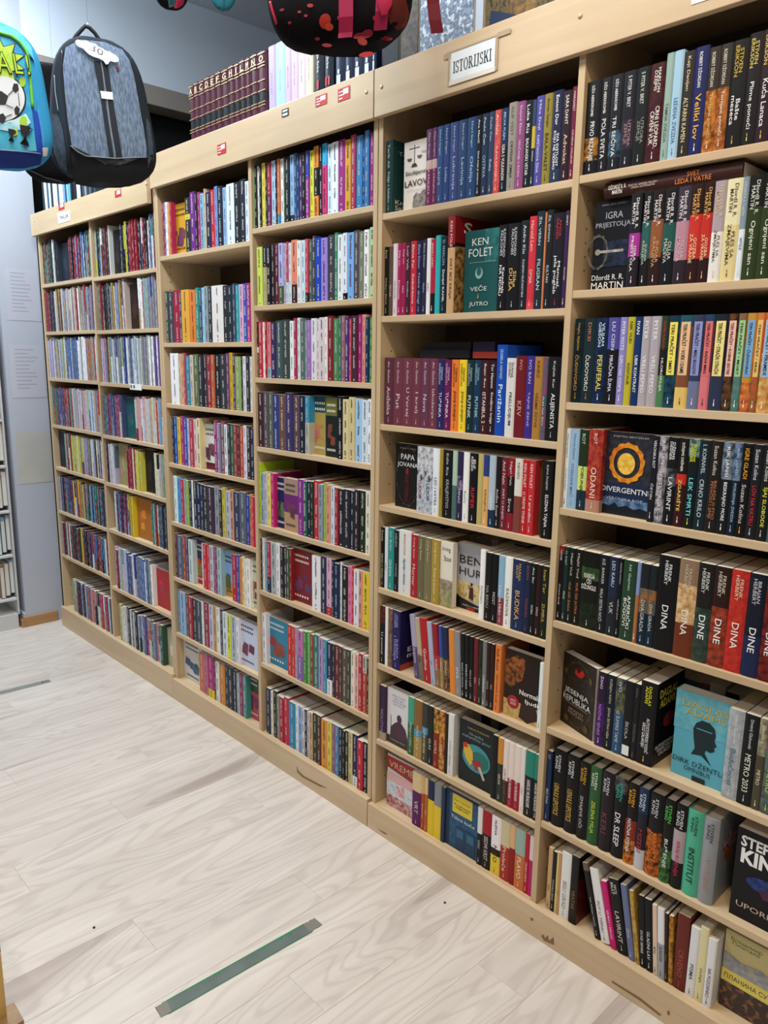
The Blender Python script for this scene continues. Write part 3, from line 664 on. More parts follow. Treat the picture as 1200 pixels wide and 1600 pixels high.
parse('D', 1, 570, .283333, '''103;16140f;c8b890;Ivo|KRALJ I ŽENA
128;5a4a38;d0c0a0;|PETAR;nm
150;d8c8d0;8a6a80;|Gospođa;h=20.6
175;a02058;f0d0e0;Filip Lin|Princeza;h=20.4
198;98204c;f0d0e0;Filip Lin|Noć;h=20.5
220;3a2030;d8c0c8;Lusi Vels|Kraljica;h=20.4
245;c02840;f0d8d0;Elena Fer|Zaljubljena;h=20.6
278;1c2444;a8b0d0;Elena Dimov|Neko drugi;h=20.4
310;2c2840;b8b0d0;Elena Dimov|Nebo;h=20.6
333;e8e8ec;8a8a98;|SNEG;nm h=20.8
355;b02040:.72,1a1014;f0f0e8;SINOVI I OČEVI|;h=20.4
380;30a8b0;2080a0;|;h=21.2 nm
408;14202c;90a8b8/e0e8e8;D. MARLON|Danijel KAMIL;h=20.8
445;8a1c24:.29,201010:.03,c8a078;e8c8b8/4a2a18;KEN FOLET|SVET BEZ KRAJA;h=25.5 d=15 y=-9 nm e=486
550;-;1
722;121014;c8ccd0/f0f0f0;ILDEFONSO\\nFALKONES|Katedrala\\nNA MORU;h=21.5
772;141216;c8ccd0/d8b060;ILDEFONSO\\nFALKONES|Slike\\nDUŠA;h=21.5
842;1c2024;c8d0d8;Andre Klo|SULEJMAN VELIČANSTVENI;h=21.8
885;c83040:.92,d84850;f0c0b0;Harold Lem|OMAR;h=22.5
925;1c2a34;c0ccd0;ŽIL VERN|FILIGRAN;h=23.4
968;c87850;8a4a30;|;h=23 nm
976;1c2024;c0c8d0;ŽIL IDMON|SULTAN;h=23.4
1012;1a1820;b03040/e0e0e0;AMOR\\nGAJDEN|Manuel,\\njela pogleb;h=22.4
1078;3a2050;d0c8a0;ISMET|Gastelija;h=22.6
1101''')
face('D', 1, 722.5, 570 + .283333 * 722, .215, .030, '1e5254', [
  ('r', .55, 0, 1, .4, '205658~2e7070'), ('t', 'KEN', .42, .14, .42, .085, 'dcdcd8'), ('t', 'FOLET', .44, .27, .62, .10, 'dcdcd8'), ('r', .15, .385, .85, .39, '9ab0a8'), ('d', .42, .52, .10, .07, '8ab0b0'), ('d', .42, .5, .06, .05, '2a5c62'),
  ('t', 'VEČE', .42, .70, .44, .07, 'd8dcd8'), ('t', 'i', .42, .80, .05, .05, 'c8b060'), ('t', 'JUTRO', .44, .90, .50, .065, 'd8dcd8')], 'teal paperback turned cover-out beside a tall red one, second shelf under the ISTORIJSKI sign', th=.04)
parse('D', 2, 570, .283333, '''103;5a2c38;d0b8c0;An Golon|Anđelika;h=20.3
155;6a3440;d0b8c0;An Golon|Put;h=20.3
205;6a3440;d0b8c0;An Golon|U Versaj;h=20.3
258;6a3440;d0b8c0;An Golon|I kralj;h=20.3
305;62344a;d0b8c0;An Golon|Nova;h=20.3
350;6a3444;d0b8c0;An Golon|Iskušenje;h=20.3
393;2a2458;a0c0d8/d8d0e8;DIJANA\\nGABALDON|TUĐINKA
430;601c50;d8a0c0/e8d0e0;DIJANA\\nGABALDON|TUĐINKA
468;e07830;5a2410;DIJANA\\nGABALDON|JESENJI BUBNJEVI
510;e8c830;6a5010;DIJANA\\nGABALDON|JESENJI BUBNJEVI
550;142c30;a8b8b0/d0d8d0;DIJANA\\nGABALDON|PUTNIK
590;1a3450;90b8c8/b0d0d8;DIJANA\\nGABALDON|PUTNIK
628;3a1a20;e8d8c8;Bajar Ros|ISTANBUL 2
672;2a181c;e8e0d8;Tor Hanson|Kradljivac knjiga
710;1848a8;b0d0f0/d8e8f8;IZABELA HAMAD|Parižanin;h=24 d=15.5 nm
765;d8d4d0;4a4a60;IVANA\\nZORIĆ|PRELUDIJUM;h=20.6 nm
815;6a1a24;c89890;IVO|KRV;h=21.2 nm
872;3c2c80;c0b0e0;IVO BAN|TAJNE ŽENE;h=21.2 nm
915;a87838;6a4418;KINEZ|VREME ŽETVE;h=21 nm
960;2a6068~8a4060;d0d0c0;|PLES NA ŽICI;h=20.6 nm
988;16161a;c8c8c8/e8e8e8;Kejleb Kar|ALIJENISTA;h=21
1056''')
parse('D', 3, 570, .275, '''170;-;1
290;90929a~d8d8dc:.35,30343c~c8c8d0:.15,c8ccd4~909aa8;902830;|TUDOR
332;90929a~d8d8dc:.35,30343c~c8c8d0:.15,c8ccd4~909aa8;3a4a6a;|TUDOR
378;e0e4ea;6a7090;|LED I VATRA
415;a08828;5a4810;|ZLATO;nm
435;141418;b8b8b0;Edit Ris|KRALJEVSTVO
488;a8c0a8:.5,4a6a68;e8e8e0;|;nm
515;2c2448:.35,8a8098~2c2448:.2,2c2448;c8c8d8;|VENAC
548;e8e8e4;8a8a80;|Kuća
582;101214;f0f0f0/c02838;JELIS\\nKERŠO|RIPER
630;b8a868;6a5a28;|;nm
660;283c78:.3,d8a868;f0f0f0/6a4a20;|KRALJICA
692;a8b8c4:.75,18304c;e8ecf0;|OKEAN
730;1c1618;d8d8d8;|Anđeo čuvar
760;6a2430;e0c8c8;And Nabi|SVET U KNJIZI
795;8a1c28:.25,1a1416:.5,8a1c28;d8c8c8;Nigel Vels|Srce
835;d8d4c8:.5,7a4038;8a7a70;NEVEN|;nm
878;b82028;f0d8d0;KEN FOLET|U VREME TMINE
912;c03038;f0d8d0;KEN FOLET|U sredini
948;6a5a38;3a2a18;|;nm y=25 h=19.5
962;5a4a30;3a2a18;|;nm y=25 h=19.5
976;7a6844;3a2a18;|;nm y=25 h=19.5
990;141414;c8c8c8/e8e8e8;ELENA ŠNAJDER|ELIZINA TAJNA;h=20.4
1046''')
face('D', 3, 616.5, 570 + .275 * 290, .20, .030, '1a181a', [
  ('ring', .5, .5, .43, .46, .012, '5a4a3a'), ('r', .40, .44, .56, .9, '4a1814~201412'), ('d', .48, .42, .06, .05, '6a3020'), ('t', 'DONA V. KROS', .5, .07, .6, .025, 'a89888'), ('t', 'PAPA', .5, .20, .52, .085, 'e0dcd8'), ('t', 'JOVANA', .5, .33, .78, .09, 'e0dcd8')], 'black paperback with white lettering and a dark red figure turned cover-out under ISTORIJSKI sign')
parse('D', 4, 570, .266667, '''85;121214;b8b8b0;Kosta|GRAD U MAGLI
112;d8dce0;6a7a88;|NEBO;nm
130;2a8c88;c8e8e4;Jun Bušar|OKEAN;h=20.4
165;1a1c20;a8a8a8;HELEN|ORFEJ
193;dcdcdc;c88030/3a5a78;IRVING STON|Agonija i ekstaza;h=20.5
263;a82430;f0c8c0;Irving Stoun|Mornar
303;6a6448;d8d0b0;Irving Stoun|
340;7a7050;d8d0b0;Irving Stoun|
383;a88c38;f0e8c0;Irving Stoun|Žudnja za životom;e=428
525;-;1
662;f0f0ee;8a8a8a;|PUTNICI;h=20.4 nm
692;181614;a8a098;|NA BRDU
730;101012;c8c0b8;|MOST
768;88b0cc:.6,8a4048;e8f0f4;|Leto na Hidri
805;ecebe6;6a6a60;|KAZANOVA
848;1c2c54;c8a860/d8a860;MARIJA\\nSKOT|BUDIKA
920;1a2440;8a4a50;BIVEN|PANDORA
955;0f1614;c8d0c8;Ana Bar|MORA
985;2a1416;d0c0b8;|VINO
1015;142018;c8a048;Ivan Ter|ZUMBUL
1056''')
ELS[('D', 4, 383)] = []
face('D', 4, 570 + .266667 * 432, 0, .20, .016, 'e0d8c8', [
  ('t', 'Irving', .5, .12, .6, .09, '3a3634'), ('t', 'Stoun', .6, .25, .55, .09, '3a3634'), ('r', 0, .58, 1, .74, 'a89880~7a6a58'), ('r', 0, .74, 1, 1, '7a8058~b0a070')], 'cream paperback showing a townscape cover beside the silvery cover with a lone figure', th=.02, d=.052)
face('D', 4, 712, 570 + .266667 * 662, .20, .045, 'b4b4b8', [
  ('r', 0, .58, 1, .86, 'c8a860~8a7048~d8c898'), ('p', [(0, .80), (.25, .84), (.6, .88), (1, .92), (1, 1), (0, 1)], '1c1614'), ('d', .52, .60, .035, .028, '2a1a1a'), ('p', [(.46, .64), (.58, .64), (.60, .82), (.44, .82)], '4a2028'), ('r', .08, .64, .28, .80, 'a08048~c8b070'),
  ('t', 'BEN', .48, .24, .76, .12, '2a2a2c'), ('t', 'HUR', .48, .42, .76, .12, '2a2a2c'), ('t', 'PRIČA O HRISTU', .55, .93, .6, .03, 'd0d0d0'), ('r', .40, .955, .66, .99, 'b02820')], 'silvery paperback with a lone figure turned cover-out, fifth shelf under the ISTORIJSKI sign', th=.03)
parse('D', 5, 570, .258333, '''78;6a2820~1a1c24:.3,14181e;d8d8d8;|U pustinji
118;e8e8e4;8a8a88;|;nm
135;8a6a50~5a4438;d0c0b0;|;nm
160;241c58;a8a8d8;ODISEJ\\nHOMER|ILIJADA\\nI ODISEJA;e=210
210;-;
298;a8a0b8:.5,5a4a78;d8d0e0;|ENIGMA;t=8 h=20.5
328;b8a890:.6,7a6a58;5a4a3a;|DOM;t=8
356;b02028;f0d8d0;|Godine;t=7.5 h=20.5
398;a8b0c8;5a6078;|JA;t=7.5
426;9a1c24:.5,b83038:.2,8a6a48;f0e0d8;|IVAN;t=6.5
456;3050a0:.5,a08850;d8d8e8;|SABLJA;t=5
476;20284c:.5,8a5a30~1c1c28;d8c8b0;|ZVONO;t=5
512;e08838;6a3010;|;t=4 nm
545;8a8c90;e0e0e0;|SIVA;t=4
580;14161a;d0d0d0;|BAJKE IZ MRAKA;t=3
602;14161a;e0e0e0;|STARAC I KULA;t=2.5
626;101214;c8c8c8;|MALA LAŽ;t=2
652;6a2028;d0b0a8;|ZID;t=1.5
678;2a3828~14181a;c8b890;|ŠUMA;t=1
702;787674;e8e8e8;|STEPENICE;t=1
727;2a1c1c;c8b8b0;|ULICA;t=1
748;301a1c;c8b8b0;|TRG;t=1
772;e08040;6a2c10;Sali Runi|Normalni ljudi;h=20.4 e=808
820;-;1
1036;e4ecec;8aa0a0;|LETO;h=19.5
1062''')
face('D', 5, 570 + .258333 * 836, 570 + .258333 * 1036, .20, .020, '2a1c14', [
  ('p', [(0, .18), (.35, .05), (.6, .1), (.5, .4), (.2, .55), (0, .5)], 'a05a24~3a2014'), ('p', [(.55, .1), (1, 0), (1, .5), (.6, .55)], '1c1210'), ('r', 0, .74, 1, 1, 'd0b070~b08c50'), ('p', [(.5, .74), (.9, .68), (1, .9), (.7, 1), (.45, .95)], '30201a'),
  ('d', .28, .76, .17, .10, 'a02028'), ('t', 'MTS\n2020', .28, .76, .16, .08, 'e8d8d0'), ('t', 'Normalni', .76, .57, .62, .075, 'f0ece8', .01), ('t', 'ljudi', .80, .69, .36, .075, 'f0ece8', .01)], 'brown and black paperback with a round red badge turned cover-out, sixth shelf under ISTORIJSKI sign')
parse('D', 6, 570, .25, '''85;3a2440:.85,a89880;a08ab0;|MOLITVA;h=19.5
125;-;1
262;40a080:.45,3a5a30;d0e8d8;|ZEMLJA U CVETU
300;8a6030:.5,4890b8:.12,a88848;e8d8b0;|NIČIJA ZEMLJA
350;3a3a30:.4,4890b8:.12,4a4434;e8d8b0;|ROMAN O REKAMA
385;1c2020;c8c8c0;|GLAS
420;4a2018~d0a040:.4,8a2820;e8d0a0;|VATRA
455;8a2820~d0a040;e8d0a0;|IGRA
490;2a1a14;c8b8a0;|;nm
510;e0e0dc;7a7a78;|O PUTU I ČEKANJU;h=20.4 e=545
575;-;1
780;121416;d0d0d0;|;nm
815;c88838:.4,2c3430;e8d8b0;|GROM
850;e8d8d0:.62,3a3024;8a5a60;|LOV NA OVCE
882;e8d8d0:.55,a01c30;b08088/f0f0f0;|HARUKI MURAKAMI
918;e8d8d0:.55,a01c30;b08088/f0f0f0;|HARUKI MURAKAMI
958;e8dcd8;b89098;|1Q84
985;2a8070:.38,16181a;e0d8b0/e8e8e8;|HARUKI MURAKAMI
1040;2a8070:.38,16181a;e0d8b0/e8e8e8;|HARUKI MURAKAMI
1078''')
face('D', 6, 570 + .25 * 130, 570 + .25 * 262, .195, .020, 'dcd8dc', [
  ('t', 'jedan čovek\njedan glas\ni jedna zemlja\nbez mora', .55, .18, .6, .2, '8a8a90'), ('d', .58, .5, .10, .075, '4a2c3c'), ('p', [(.2, .86), (.22, .7), (.4, .60), (.5, .56), (.68, .56), (.85, .64), (.95, .8), (.95, .9)], '4a2c3c'), ('r', .22, .48, .24, .72, '3a2c34'), ('r', 0, .86, 1, 1, '3a3034'), ('t', 'ANDREJA KELER', .55, .92, .6, .03, 'c8b088')], 'white paperback with a purple silhouette turned cover-out, seventh shelf under ISTORIJSKI sign')
face('D', 6, 570 + .25 * 580, 570 + .25 * 780, .20, .022, '1c2226', [
  ('t', 'HARUKI MURAKAMI', .55, .10, .6, .03, 'b89848'), ('t', 'Hronika\nmehaničke ptice', .5, .22, .8, .12, '8aa0a8'), ('d', .52, .55, .40, .22, '3a9098'), ('d', .62, .56, .26, .14, '2a6a60'), ('p', [(.14, .38), (.3, .36), (.42, .46), (.44, .62), (.36, .70), (.22, .6), (.16, .5)], 'd8b038'), ('p', [(.14, .36), (.26, .34), (.28, .42), (.16, .44)], 'b83028'), ('p', [(.40, .60), (.62, .56), (.68, .64), (.52, .74)], 'a02830'), ('p', [(.58, .66), (.66, .64), (.80, .82), (.74, .84)], 'b8b4a8')], 'black paperback with a colourful bird oval turned cover-out, seventh shelf under ISTORIJSKI sign')
parse('D', 7, 570, .25, '''135;-;1
290;d8c090:.35,5a1c58;e0c8d8;|VRT;h=19
345;d0a878:.32,a84820;e8c8a8;|JEDAN DAN;h=19
366;d8b888:.3,b06028;e8d0b0;|PUT;h=19
386;1c2848:.35,e0c028;a8a890;|;h=19 nm
425;80868c:.4,e0c438;5a5030;|;h=19 nm
468;24344c;7a8aa8;|;h=19 nm e=492
494;-;1
692;e0e0e0:.45,16161a;c8c8c8;|OTAC;h=19
722;a01c28:.4,1a1416;d8c8c8;|SEDMI KRST;h=19
778;f0e8ec:.55,1a1416:.12,e8c840;5a2a3a/3a2a10;ALEKSA|NIKO;h=19
836;d0c098:.42,a83028;f0d8c8;|Proleće;h=19
892;d8b080:.38,8a1c20;f0d8c8;|;h=19 nm
925;98b0a8:.42,c87038;f0e0d0;|PLAVO;h=19
985;b02030;f0d0c8;|ORHAN PAMUK;h=19
1012;e0c8d0:.4,b81868;f0e0e8;|;h=19 nm
1042''')
face('D', 7, 570 + .25 * 137, 570 + .25 * 290, .19, .03, 'd0d0d4', [
  ('p', [(0, .04), (1, .02), (1, .34), (0, .26)], 'a82820'), ('t', 'VREME', .5, .17, .85, .12, 'd8c8b0'), ('r', 0, .34, 1, .5, 'd8a8a8'), ('r', 0, .5, 1, .78, 'b8c0cc~d8dce0'), ('r', 0, .78, 1, 1, 'a04048~c8b0b0'), ('d', .5, .62, .2, .1, 'c88080~e0d0d0')], 'pale book with a red slanted title band turned cover-out on the bottom shelf', th=.03)
face('D', 7, 570 + .25 * 498, 570 + .25 * 692, .195, .016, '1c3050', [
  ('r', .14, .05, 1, .98, '24587c~1c4466'), ('r', .22, .04, .82, .36, 'd8c038'), ('t', 'Pjer Lemetr', .52, .14, .5, .04, '5a5020'), ('t', 'Književna\nnagrada', .52, .24, .5, .09, '3a3a20'), ('t', 'Tišina kuće', .55, .44, .72, .06, 'e0e8f0'), ('r', .34, .58, .62, .96, '1c3c5c'), ('r', .66, .58, .94, .96, '1c3c5c'), ('r', .38, .62, .58, .76, '2c6488'), ('r', .70, .62, .90, .76, '2c6488')], 'blue hardback with a yellow title box turned cover-out, bottom shelf under ISTORIJSKI sign', th=.026)

# big flat book lying on top of the second row beside the sign
z = SHELF['E'][1] + 0.2005 + 0.0008
xa, xb = px_x(880 + .266667 * 235, .010, z + .015), px_x(880 + .266667 * 1048, .010, z + .015)
fb = book_mesh('book', 0.034, 0.20, xb - xa, '3c201e', True)
fb.rotation_euler = (0, math.radians(-90), 0)      # height axis along -x, spine still towards the aisle
fb.location = (xb, .012, z + 0.017)
for s, a, b, ht, c in (('DŽORDŽ R. R.\nMARTIN', .04, .18, .022, 'e8e0d8'), ('ELIO M. GARSIJA MLAĐI I\nLINDA ANTONSON', .20, .42, .010, 'b8a8a0'), ('SVET\nLEDA I VATRE', .55, .80, .022, 'c87030')):
    L = xb - xa
    text('title', s, mat(c, .5, 'ink'), fb, (0, -0.0007, L * (1 - (a + b) / 2)), (0, 0, -1), (1, 0, 0), (b - a) * L, ht, bold=.01)
tag(fb, 'large dark brown book lying flat across the paperbacks, second shelf beside the ISTORIJSKI bay', 'book')

# ------------------------------------------------------------------ the remaining, smaller books: one mass
SV, SF, SCOL = [], [], []
def s_quad(p, c):
    n = len(SV); SV.extend(p); SF.append((n, n + 1, n + 2, n + 3)); SCOL.append(c)
PAGE_L = lin('d8d0c2')
rs = random.Random(11)
def s_book(x0, x1, y, d, z, h, spec, tilt=0.0, letters=True, ink=None, page=None):
    sg = segs(spec); t = math.radians(tilt); px = (x0 + x1) / 2
    def R(p): return (px + (p[0] - px) * math.cos(t) - (p[2] - z) * math.sin(t), p[1], z + (p[0] - px) * math.sin(t) + (p[2] - z) * math.cos(t) + abs(math.sin(t)) * (x1 - x0) / 2)
    Q = lambda pts, c: s_quad([R(p) for p in pts], c)
    z1 = z + h; a = x0 + 0.0003; b = x1 - 0.0003
    zt = z1
    for c, f in sg:
        zb = max(z, zt - f * h) if (c, f) != sg[-1] else z
        lc = lin(c.split('~')[0]); bw = (b - a) * 0.12
        Q([(a + bw, y, zb), (b - bw, y, zb), (b - bw, y, zt), (a + bw, y, zt)], lc)
        Q([(a, y + 0.0012, zb), (a + bw, y, zb), (a + bw, y, zt), (a, y + 0.0012, zt)], lc)
        Q([(b - bw, y, zb), (b, y + 0.0012, zb), (b, y + 0.0012, zt), (b - bw, y, zt)], lc)
        Q([(b, y + 0.0012, zb), (b, y + d, zb), (b, y + d, zt), (b, y + 0.0012, zt)], lc)
        Q([(a, y + d, zb), (a, y + 0.0012, zb), (a, y + 0.0012, zt), (a, y + d, zt)], lc)
        if letters and (b - a) > 0.006:
            lum = sum(lc) / 3
            ic = ink or (lin('e8e4dc') if lum < 0.30 else lin(rs.choice(['3a3640', '7a2c34', '4a4a50', '2c4468'])))
            zz = zt - 0.008; big = rs.random() < .25; lw = min((b - a) * (.42 if big else .26), .010); xm = (a + b) / 2
            while zz > zb + 0.02:
                n = rs.randint(4, 9)
                for k in range(n):
                    g = lw * rs.uniform(0.5, 0.9)
                    if zz - g < zb + 0.012: break
                    u = rs.uniform(0.7, 1.0)
                    l_, r_, y_ = xm - lw / 2, xm - lw / 2 + lw * u, y - 0.0006
                    Q([(l_, y_, zz - g * .24), (r_, y_, zz - g * .24), (r_, y_, zz), (l_, y_, zz)], ic)
                    if rs.random() < .75: Q([(l_, y_, zz - g * .85), (r_, y_, zz - g * .85), (r_, y_, zz - g * .62), (l_, y_, zz - g * .62)], ic)
                    m_ = l_ + (r_ - l_) * rs.choice((0, .4, .8)); Q([(m_, y_, zz - g * .85), (m_ + lw * .2, y_, zz - g * .85), (m_ + lw * .2, y_, zz), (m_, y_, zz)], ic)
                    zz -= g * 1.15
                zz -= rs.uniform(0.008, 0.03)
            Q([(xm - lw * .3, y - 0.0006, zb + 0.005), (xm + lw * .3, y - 0.0006, zb + 0.005), (xm + lw * .3, y - 0.0006, zb + 0.009), (xm - lw * .3, y - 0.0006, zb + 0.009)], ic)
        zt = zb
    pc = page or tuple(q * rs.uniform(0.85, 1.05) for q in PAGE_L)
    Q([(a, y + 0.0012, z1), (b, y + 0.0012, z1), (b, y + d, z1), (a, y + d, z1)], pc)
    Q([(b, y + d, z), (a, y + d, z), (a, y + d, z1), (b, y + d, z1)], pc)
def s_row(bay, sh, ox, sc, data, h=(.198, .210), y=0.008, letters=True):
    """'x colour x colour ... x': foot boundaries in the photo crop; colour '-' leaves a gap; 'F' before a colour is a cover turned out"""
    tk = data.split(); z = SHELF[bay][sh] + 0.0004
    lo_ = BAYX[bay][0] + (T if bay == 'C1' else T / 2) + .001; hi_ = BAYX[bay][1] - (T / 2 if bay == 'C1' else T) - .001
    for i in range(0, len(tk) - 2, 2):
        c = tk[i + 1]
        if c == '-': continue
        tall = 0
        if c[0] == 'T': tall = .035; c = c[1:]
        if c[0] == 'F':
            c = c[1:]; yf = y + rs.uniform(.012, .03)
            x0 = px_x(ox + sc * float(tk[i]), yf, z); x1 = px_x(ox + sc * float(tk[i + 2]), y, z)
            x0 = max(x0, lo_); x1 = min(x1, hi_)
            hh = rs.uniform(.19, .205); s_book(x0, x1 - .001, yf, .024, z, hh, c, letters=False)
            # a few lines of lettering and a picture block on the cover
            w_ = x1 - x0; lum = sum(lin(c.split(',')[0].split('~')[0].split(':')[0])) / 3; ic = lin('e4e0d8') if lum < .25 else lin('3a2c30')
            for fy in (.12, .22, .88):
                n = rs.randint(6, 10); ww = w_ * .6 / n
                for k in range(n):
                    xa = x0 + w_ * .15 + k * ww
                    s_quad([(xa, yf - .0009, z + hh * (1 - fy) - .004), (xa + ww * .6, yf - .0009, z + hh * (1 - fy) - .004), (xa + ww * .6, yf - .0009, z + hh * (1 - fy) + .004), (xa, yf - .0009, z + hh * (1 - fy) + .004)], ic)
            pc = lin(rs.choice(['8a4a38', '48688a', '5a6a48', 'a88850', '6a3a50']))
            for q in range(7):
                u_, v_, r_ = rs.uniform(.2, .7), rs.uniform(.25, .5), rs.uniform(.06, .16); cc = tuple(v * rs.uniform(.5, 1.4) for v in pc)
                s_quad([(x0 + w_ * (u_ - r_), yf - .0005 - q * .00005, z + hh * (v_ - r_ * .5)), (x0 + w_ * (u_ + r_ * .8), yf - .0005 - q * .00005, z + hh * (v_ - r_ * .7)), (x0 + w_ * (u_ + r_), yf - .0005 - q * .00005, z + hh * (v_ + r_ * .6)), (x0 + w_ * (u_ - r_ * .7), yf - .0005 - q * .00005, z + hh * (v_ + r_ * .8))], cc)
            continue
        x0 = px_x(ox + sc * float(tk[i]), y, z); x1 = px_x(ox + sc * float(tk[i + 2]), y, z)
        x0 = max(x0, lo_); x1 = min(x1, hi_)
        if x1 - x0 < .003: continue
        hh = rs.uniform(*h) + tall
        s_book(x0, x1, y + rs.uniform(0, .004), min(.66 * hh, .16), z, hh, c, letters=letters)
s_row('C2', 0, 380, .183333, '65 90c880 98 201c1c 122 d0d0c0 140 1c1824 162 d8cc50 190 201820 205 a02840:.5,6a2850 240 b0c8dc 275 201c20 290 d07040:.85,3080b0 315 e8ecec 345 4a6040 358 20242c 395 90b8dc:.9,2c2838 430 30507c 455 2c3c6c 470 4a2868 500 18161a 530 3840a0:.4,9a3090 562 d8d840 597 e08838:.3,181418:.4,e08838 637 14141c 672 38a8d8:.3,d83878 710 d0e4f0 750 e8f0f4 803 98287c 862 d8a030 912 a83450 955 3880b8 1008 1c3c74 1030 3478b0 1068 8c2878 1112', (.205, .215))
s_row('C2', 1, 380, .183333, '118 c8d860 165 24242c:.35,a89860 203 1c1c20 235 2c2028 265 601c28 300 a8b0e0:.7,4a5a40 340 b8a8b8 365 b84060:.65,c0d8e0 385 d8d8dc 410 e08868:.7,3a1c24 458 e8e4e4 490 c8e0e8 525 c84858:.85,2a2428 553 4a5854 585 3c4048 612 1c40b0 662 9880cc 715 3c3c44 770 308060 800 e0e4e8 845 d8e0ec:.9,101010 880 70a8e0 935 4c4450 980 707860 1025 e8ecf0 1065 a8d0a0 1112')
s_row('C2', 2, 380, .183333, '100 2a2c28:.45,e0e0e0:.1,6a5a48 130 c02840 165 e8e4d8 183 a02030 205 d87880:.8,90b0b8 235 3c2858 275 3c5458 330 3a4440 395 e8ecec 430 a83050 455 d0dce4 480 50685c 520 8088a0 540 9868b0 575 d8d8e0 620 d8c8cc 645 d0c4c8 690 e8e0d8 715 7a2430 760 4a8050 805 3a6858 835 906068 865 4a2c80 895 c04858 915 4a2430 970 982070 1005 d89080 1035 1c3058 1065 3c8838 1095')
s_row('C2', 3, 380, .183333, '115 3c2430 175 5a5058 215 5a6050 250 303c78 305 6a4c44 360 3c3468 420 5a4450 480 1c2438 525 3c90b8:.45,b8b8a8 560 F2c5058:.28,b09850 700 F6a6c30:.3,1c2420 790 141820 845 d8c898 895 d0c090 945 a0c8e8 1005 d0dce8 1055 e8eef4 1085')
s_row('C2', 4, 380, .183333, '105 Tb0cc30 155 88b0c0 180 c8b8c8 205 e0d870 232 c02870 262 F1c2850 350 Fa08878:.3,6a2870:.35,b09070 460 8a2890 505 2c5858 540 1c2428 575 203838 595 b83038 640 8898a8 675 90b048 705 d89078 740 c0d8e8 775 a82838 805 1c2030 850 20242c 905 1c2438 940 2a2028 980 1c2c1c 1035 e0dcd0 1080')
s_row('C2', 5, 390, .175, '85 1a1614 115 d8d8d0 135 6a98b0 158 b02840:.7,1c2038 190 a8b0b0 240 e8e8f0 272 2a2028 305 34383c 330 3a5a40 350 8a2428 372 F7a2028 555 e8e8ec 630 24304c 680 d8a8c0:.85,c02838 725 1c2440 750 182c4c 790 1c3c70 800 e0e0e0 815 1c1c20 870 d878a0 905 c02838 925 e0e0e8 970 d89090 1000 e0c030 1065')
s_row('C2', 6, 390, .175, '80 d0cc60 115 e8e8f0 150 F3080a0 335 c03030 375 c83838 405 a8a0b0 425 c070b0:.5,8060a8 475 4a8840 510 60b060 535 8a4030 565 2c7878 610 b090c0 650 4090b0 685 24284c:.7,e8e8ec 730 382830 755 6a2430 795 4a3c38 820 5a4c40 865 34483c 895 e8d8cc 930 e0a8a0 965 b02030 1000 b8b8b0:.3,b84838 1035 1c3030 1060')
s_row('C2', 7, 390, .175, '148 24304c 185 e0dcc8 208 1c2420 240 a09888 265 a02438 305 c02840 345 3088b0 405 d8e8ec 430 88a8d8 465 d0d8dc 487 181c20 510 c0b8c8 535 c8a878 560 2a3428 600 5a3020 635 d89040 690 d8c850 728 8a6078 755 4a80b0 790 1c2c34 825 1c2020 845 3a3028 875 c8c088 910 281c4c:.8,e0e0e0 955 b82438 1005 1c2028 1043', (.188, .2))
s_row('C1', 0, 235, .19375, '100 a03848 112 483870 125 e0e0e8 145 d8a050 160 b03050 175 Fc89428 288 2c3028:.3,c8b848:.1,2c3028 325 6a2c80 365 2a1c28 385 983068 405 80b0c8 435 c8b090 450 282844 490 c02830 520 7090c8 545 202838 585 90b0d8 615 d8e4ec 675 20242c 720 242c38 765 d8e0ec 795', (.205, .225))
s_row('C1', 1, 235, .19375, '130 3a4a44 150 444048 190 982440 240 484448 258 d8a040 320 d87838 370 208878 400 403c68 420 90c8e0 440 90989c 470 30343c 500 e0dcd8 590 2c2c34 630 24303c 665 38485c 690 38a0a8 715 d8a8c8 750 3850a8 780 b02870 810', (.208, .218))
s_row('C1', 2, 245, .2, '115 e8eaec 175 c8a888 190 d0a080 215 b05058 230 3a8098 265 c8b8ac 290 5a6c44 330 30303c 365 3c3038 395 903038 430 b86038 455 202428 500 343840 545 704068 570 c8a820 595 4a2860 615 88a060 660 283030 670 dcd8e0 695 30343c 725 d8d4d0 745', (.205, .22))
s_row('C1', 3, 245, .2, '125 182c34 140 1c50a8 165 d8b830 190 a02c70 215 2850a8 240 c0b8d0 258 b03848 295 d8c0c0 320 e0d0a0 345 Fd8d8d4:.85,6a1c38 450 982060 475 8880a8 500 7a4c58 530 e8e8ec 555 303c44 580 386048 605 984038 630 5a2c38 650 b85038 680 e0d8e8 705 302c34 735 242858 755', (.2, .212))
s_row('C1', 4, 245, .2, '140 d8ecf0 165 3898d0 190 b82850 215 80a098 235 90b040 255 242848 275 e0e4dc 290 242c48 320 1c2438 345 243458 370 2a3024 395 3c2c40 450 90949c 490 2c2824 515 c8b850 540 b0b8c8 575 d09070 600 303c5c 650 586070 700 2840a8 725 d88838 745 c83050 763')
s_row('C1', 5, 255, .2125, '95 5a2838 110 506078 150 a84838 170 4a4868 190 c8d8d8 220 F283058:.45,b02830 285 d8d8d8 295 c02838 325 c84860 345 c0c8d0 370 985080 390 7a3848 400 a0c0c8 430 F80a8d8:.7,c88840 505 b02030 540 3048a8 565 d88838 580 e8d8b8 600 e0e0d8 615 f0f0ec 640 Fc8d0b8 688')
s_row('C1', 6, 255, .2125, '112 5888b0 130 90b0d0 170 704040 190 a02438 220 303840 250 384858 285 e0e0e0 300 8a3048 340 c0c0d8 370 c89858 395 e0e4e8 420 303038 440 d0dce4 475 d8e040 500 b0b8c8 540 e8e8f0 560 Fc8d0e8 688')
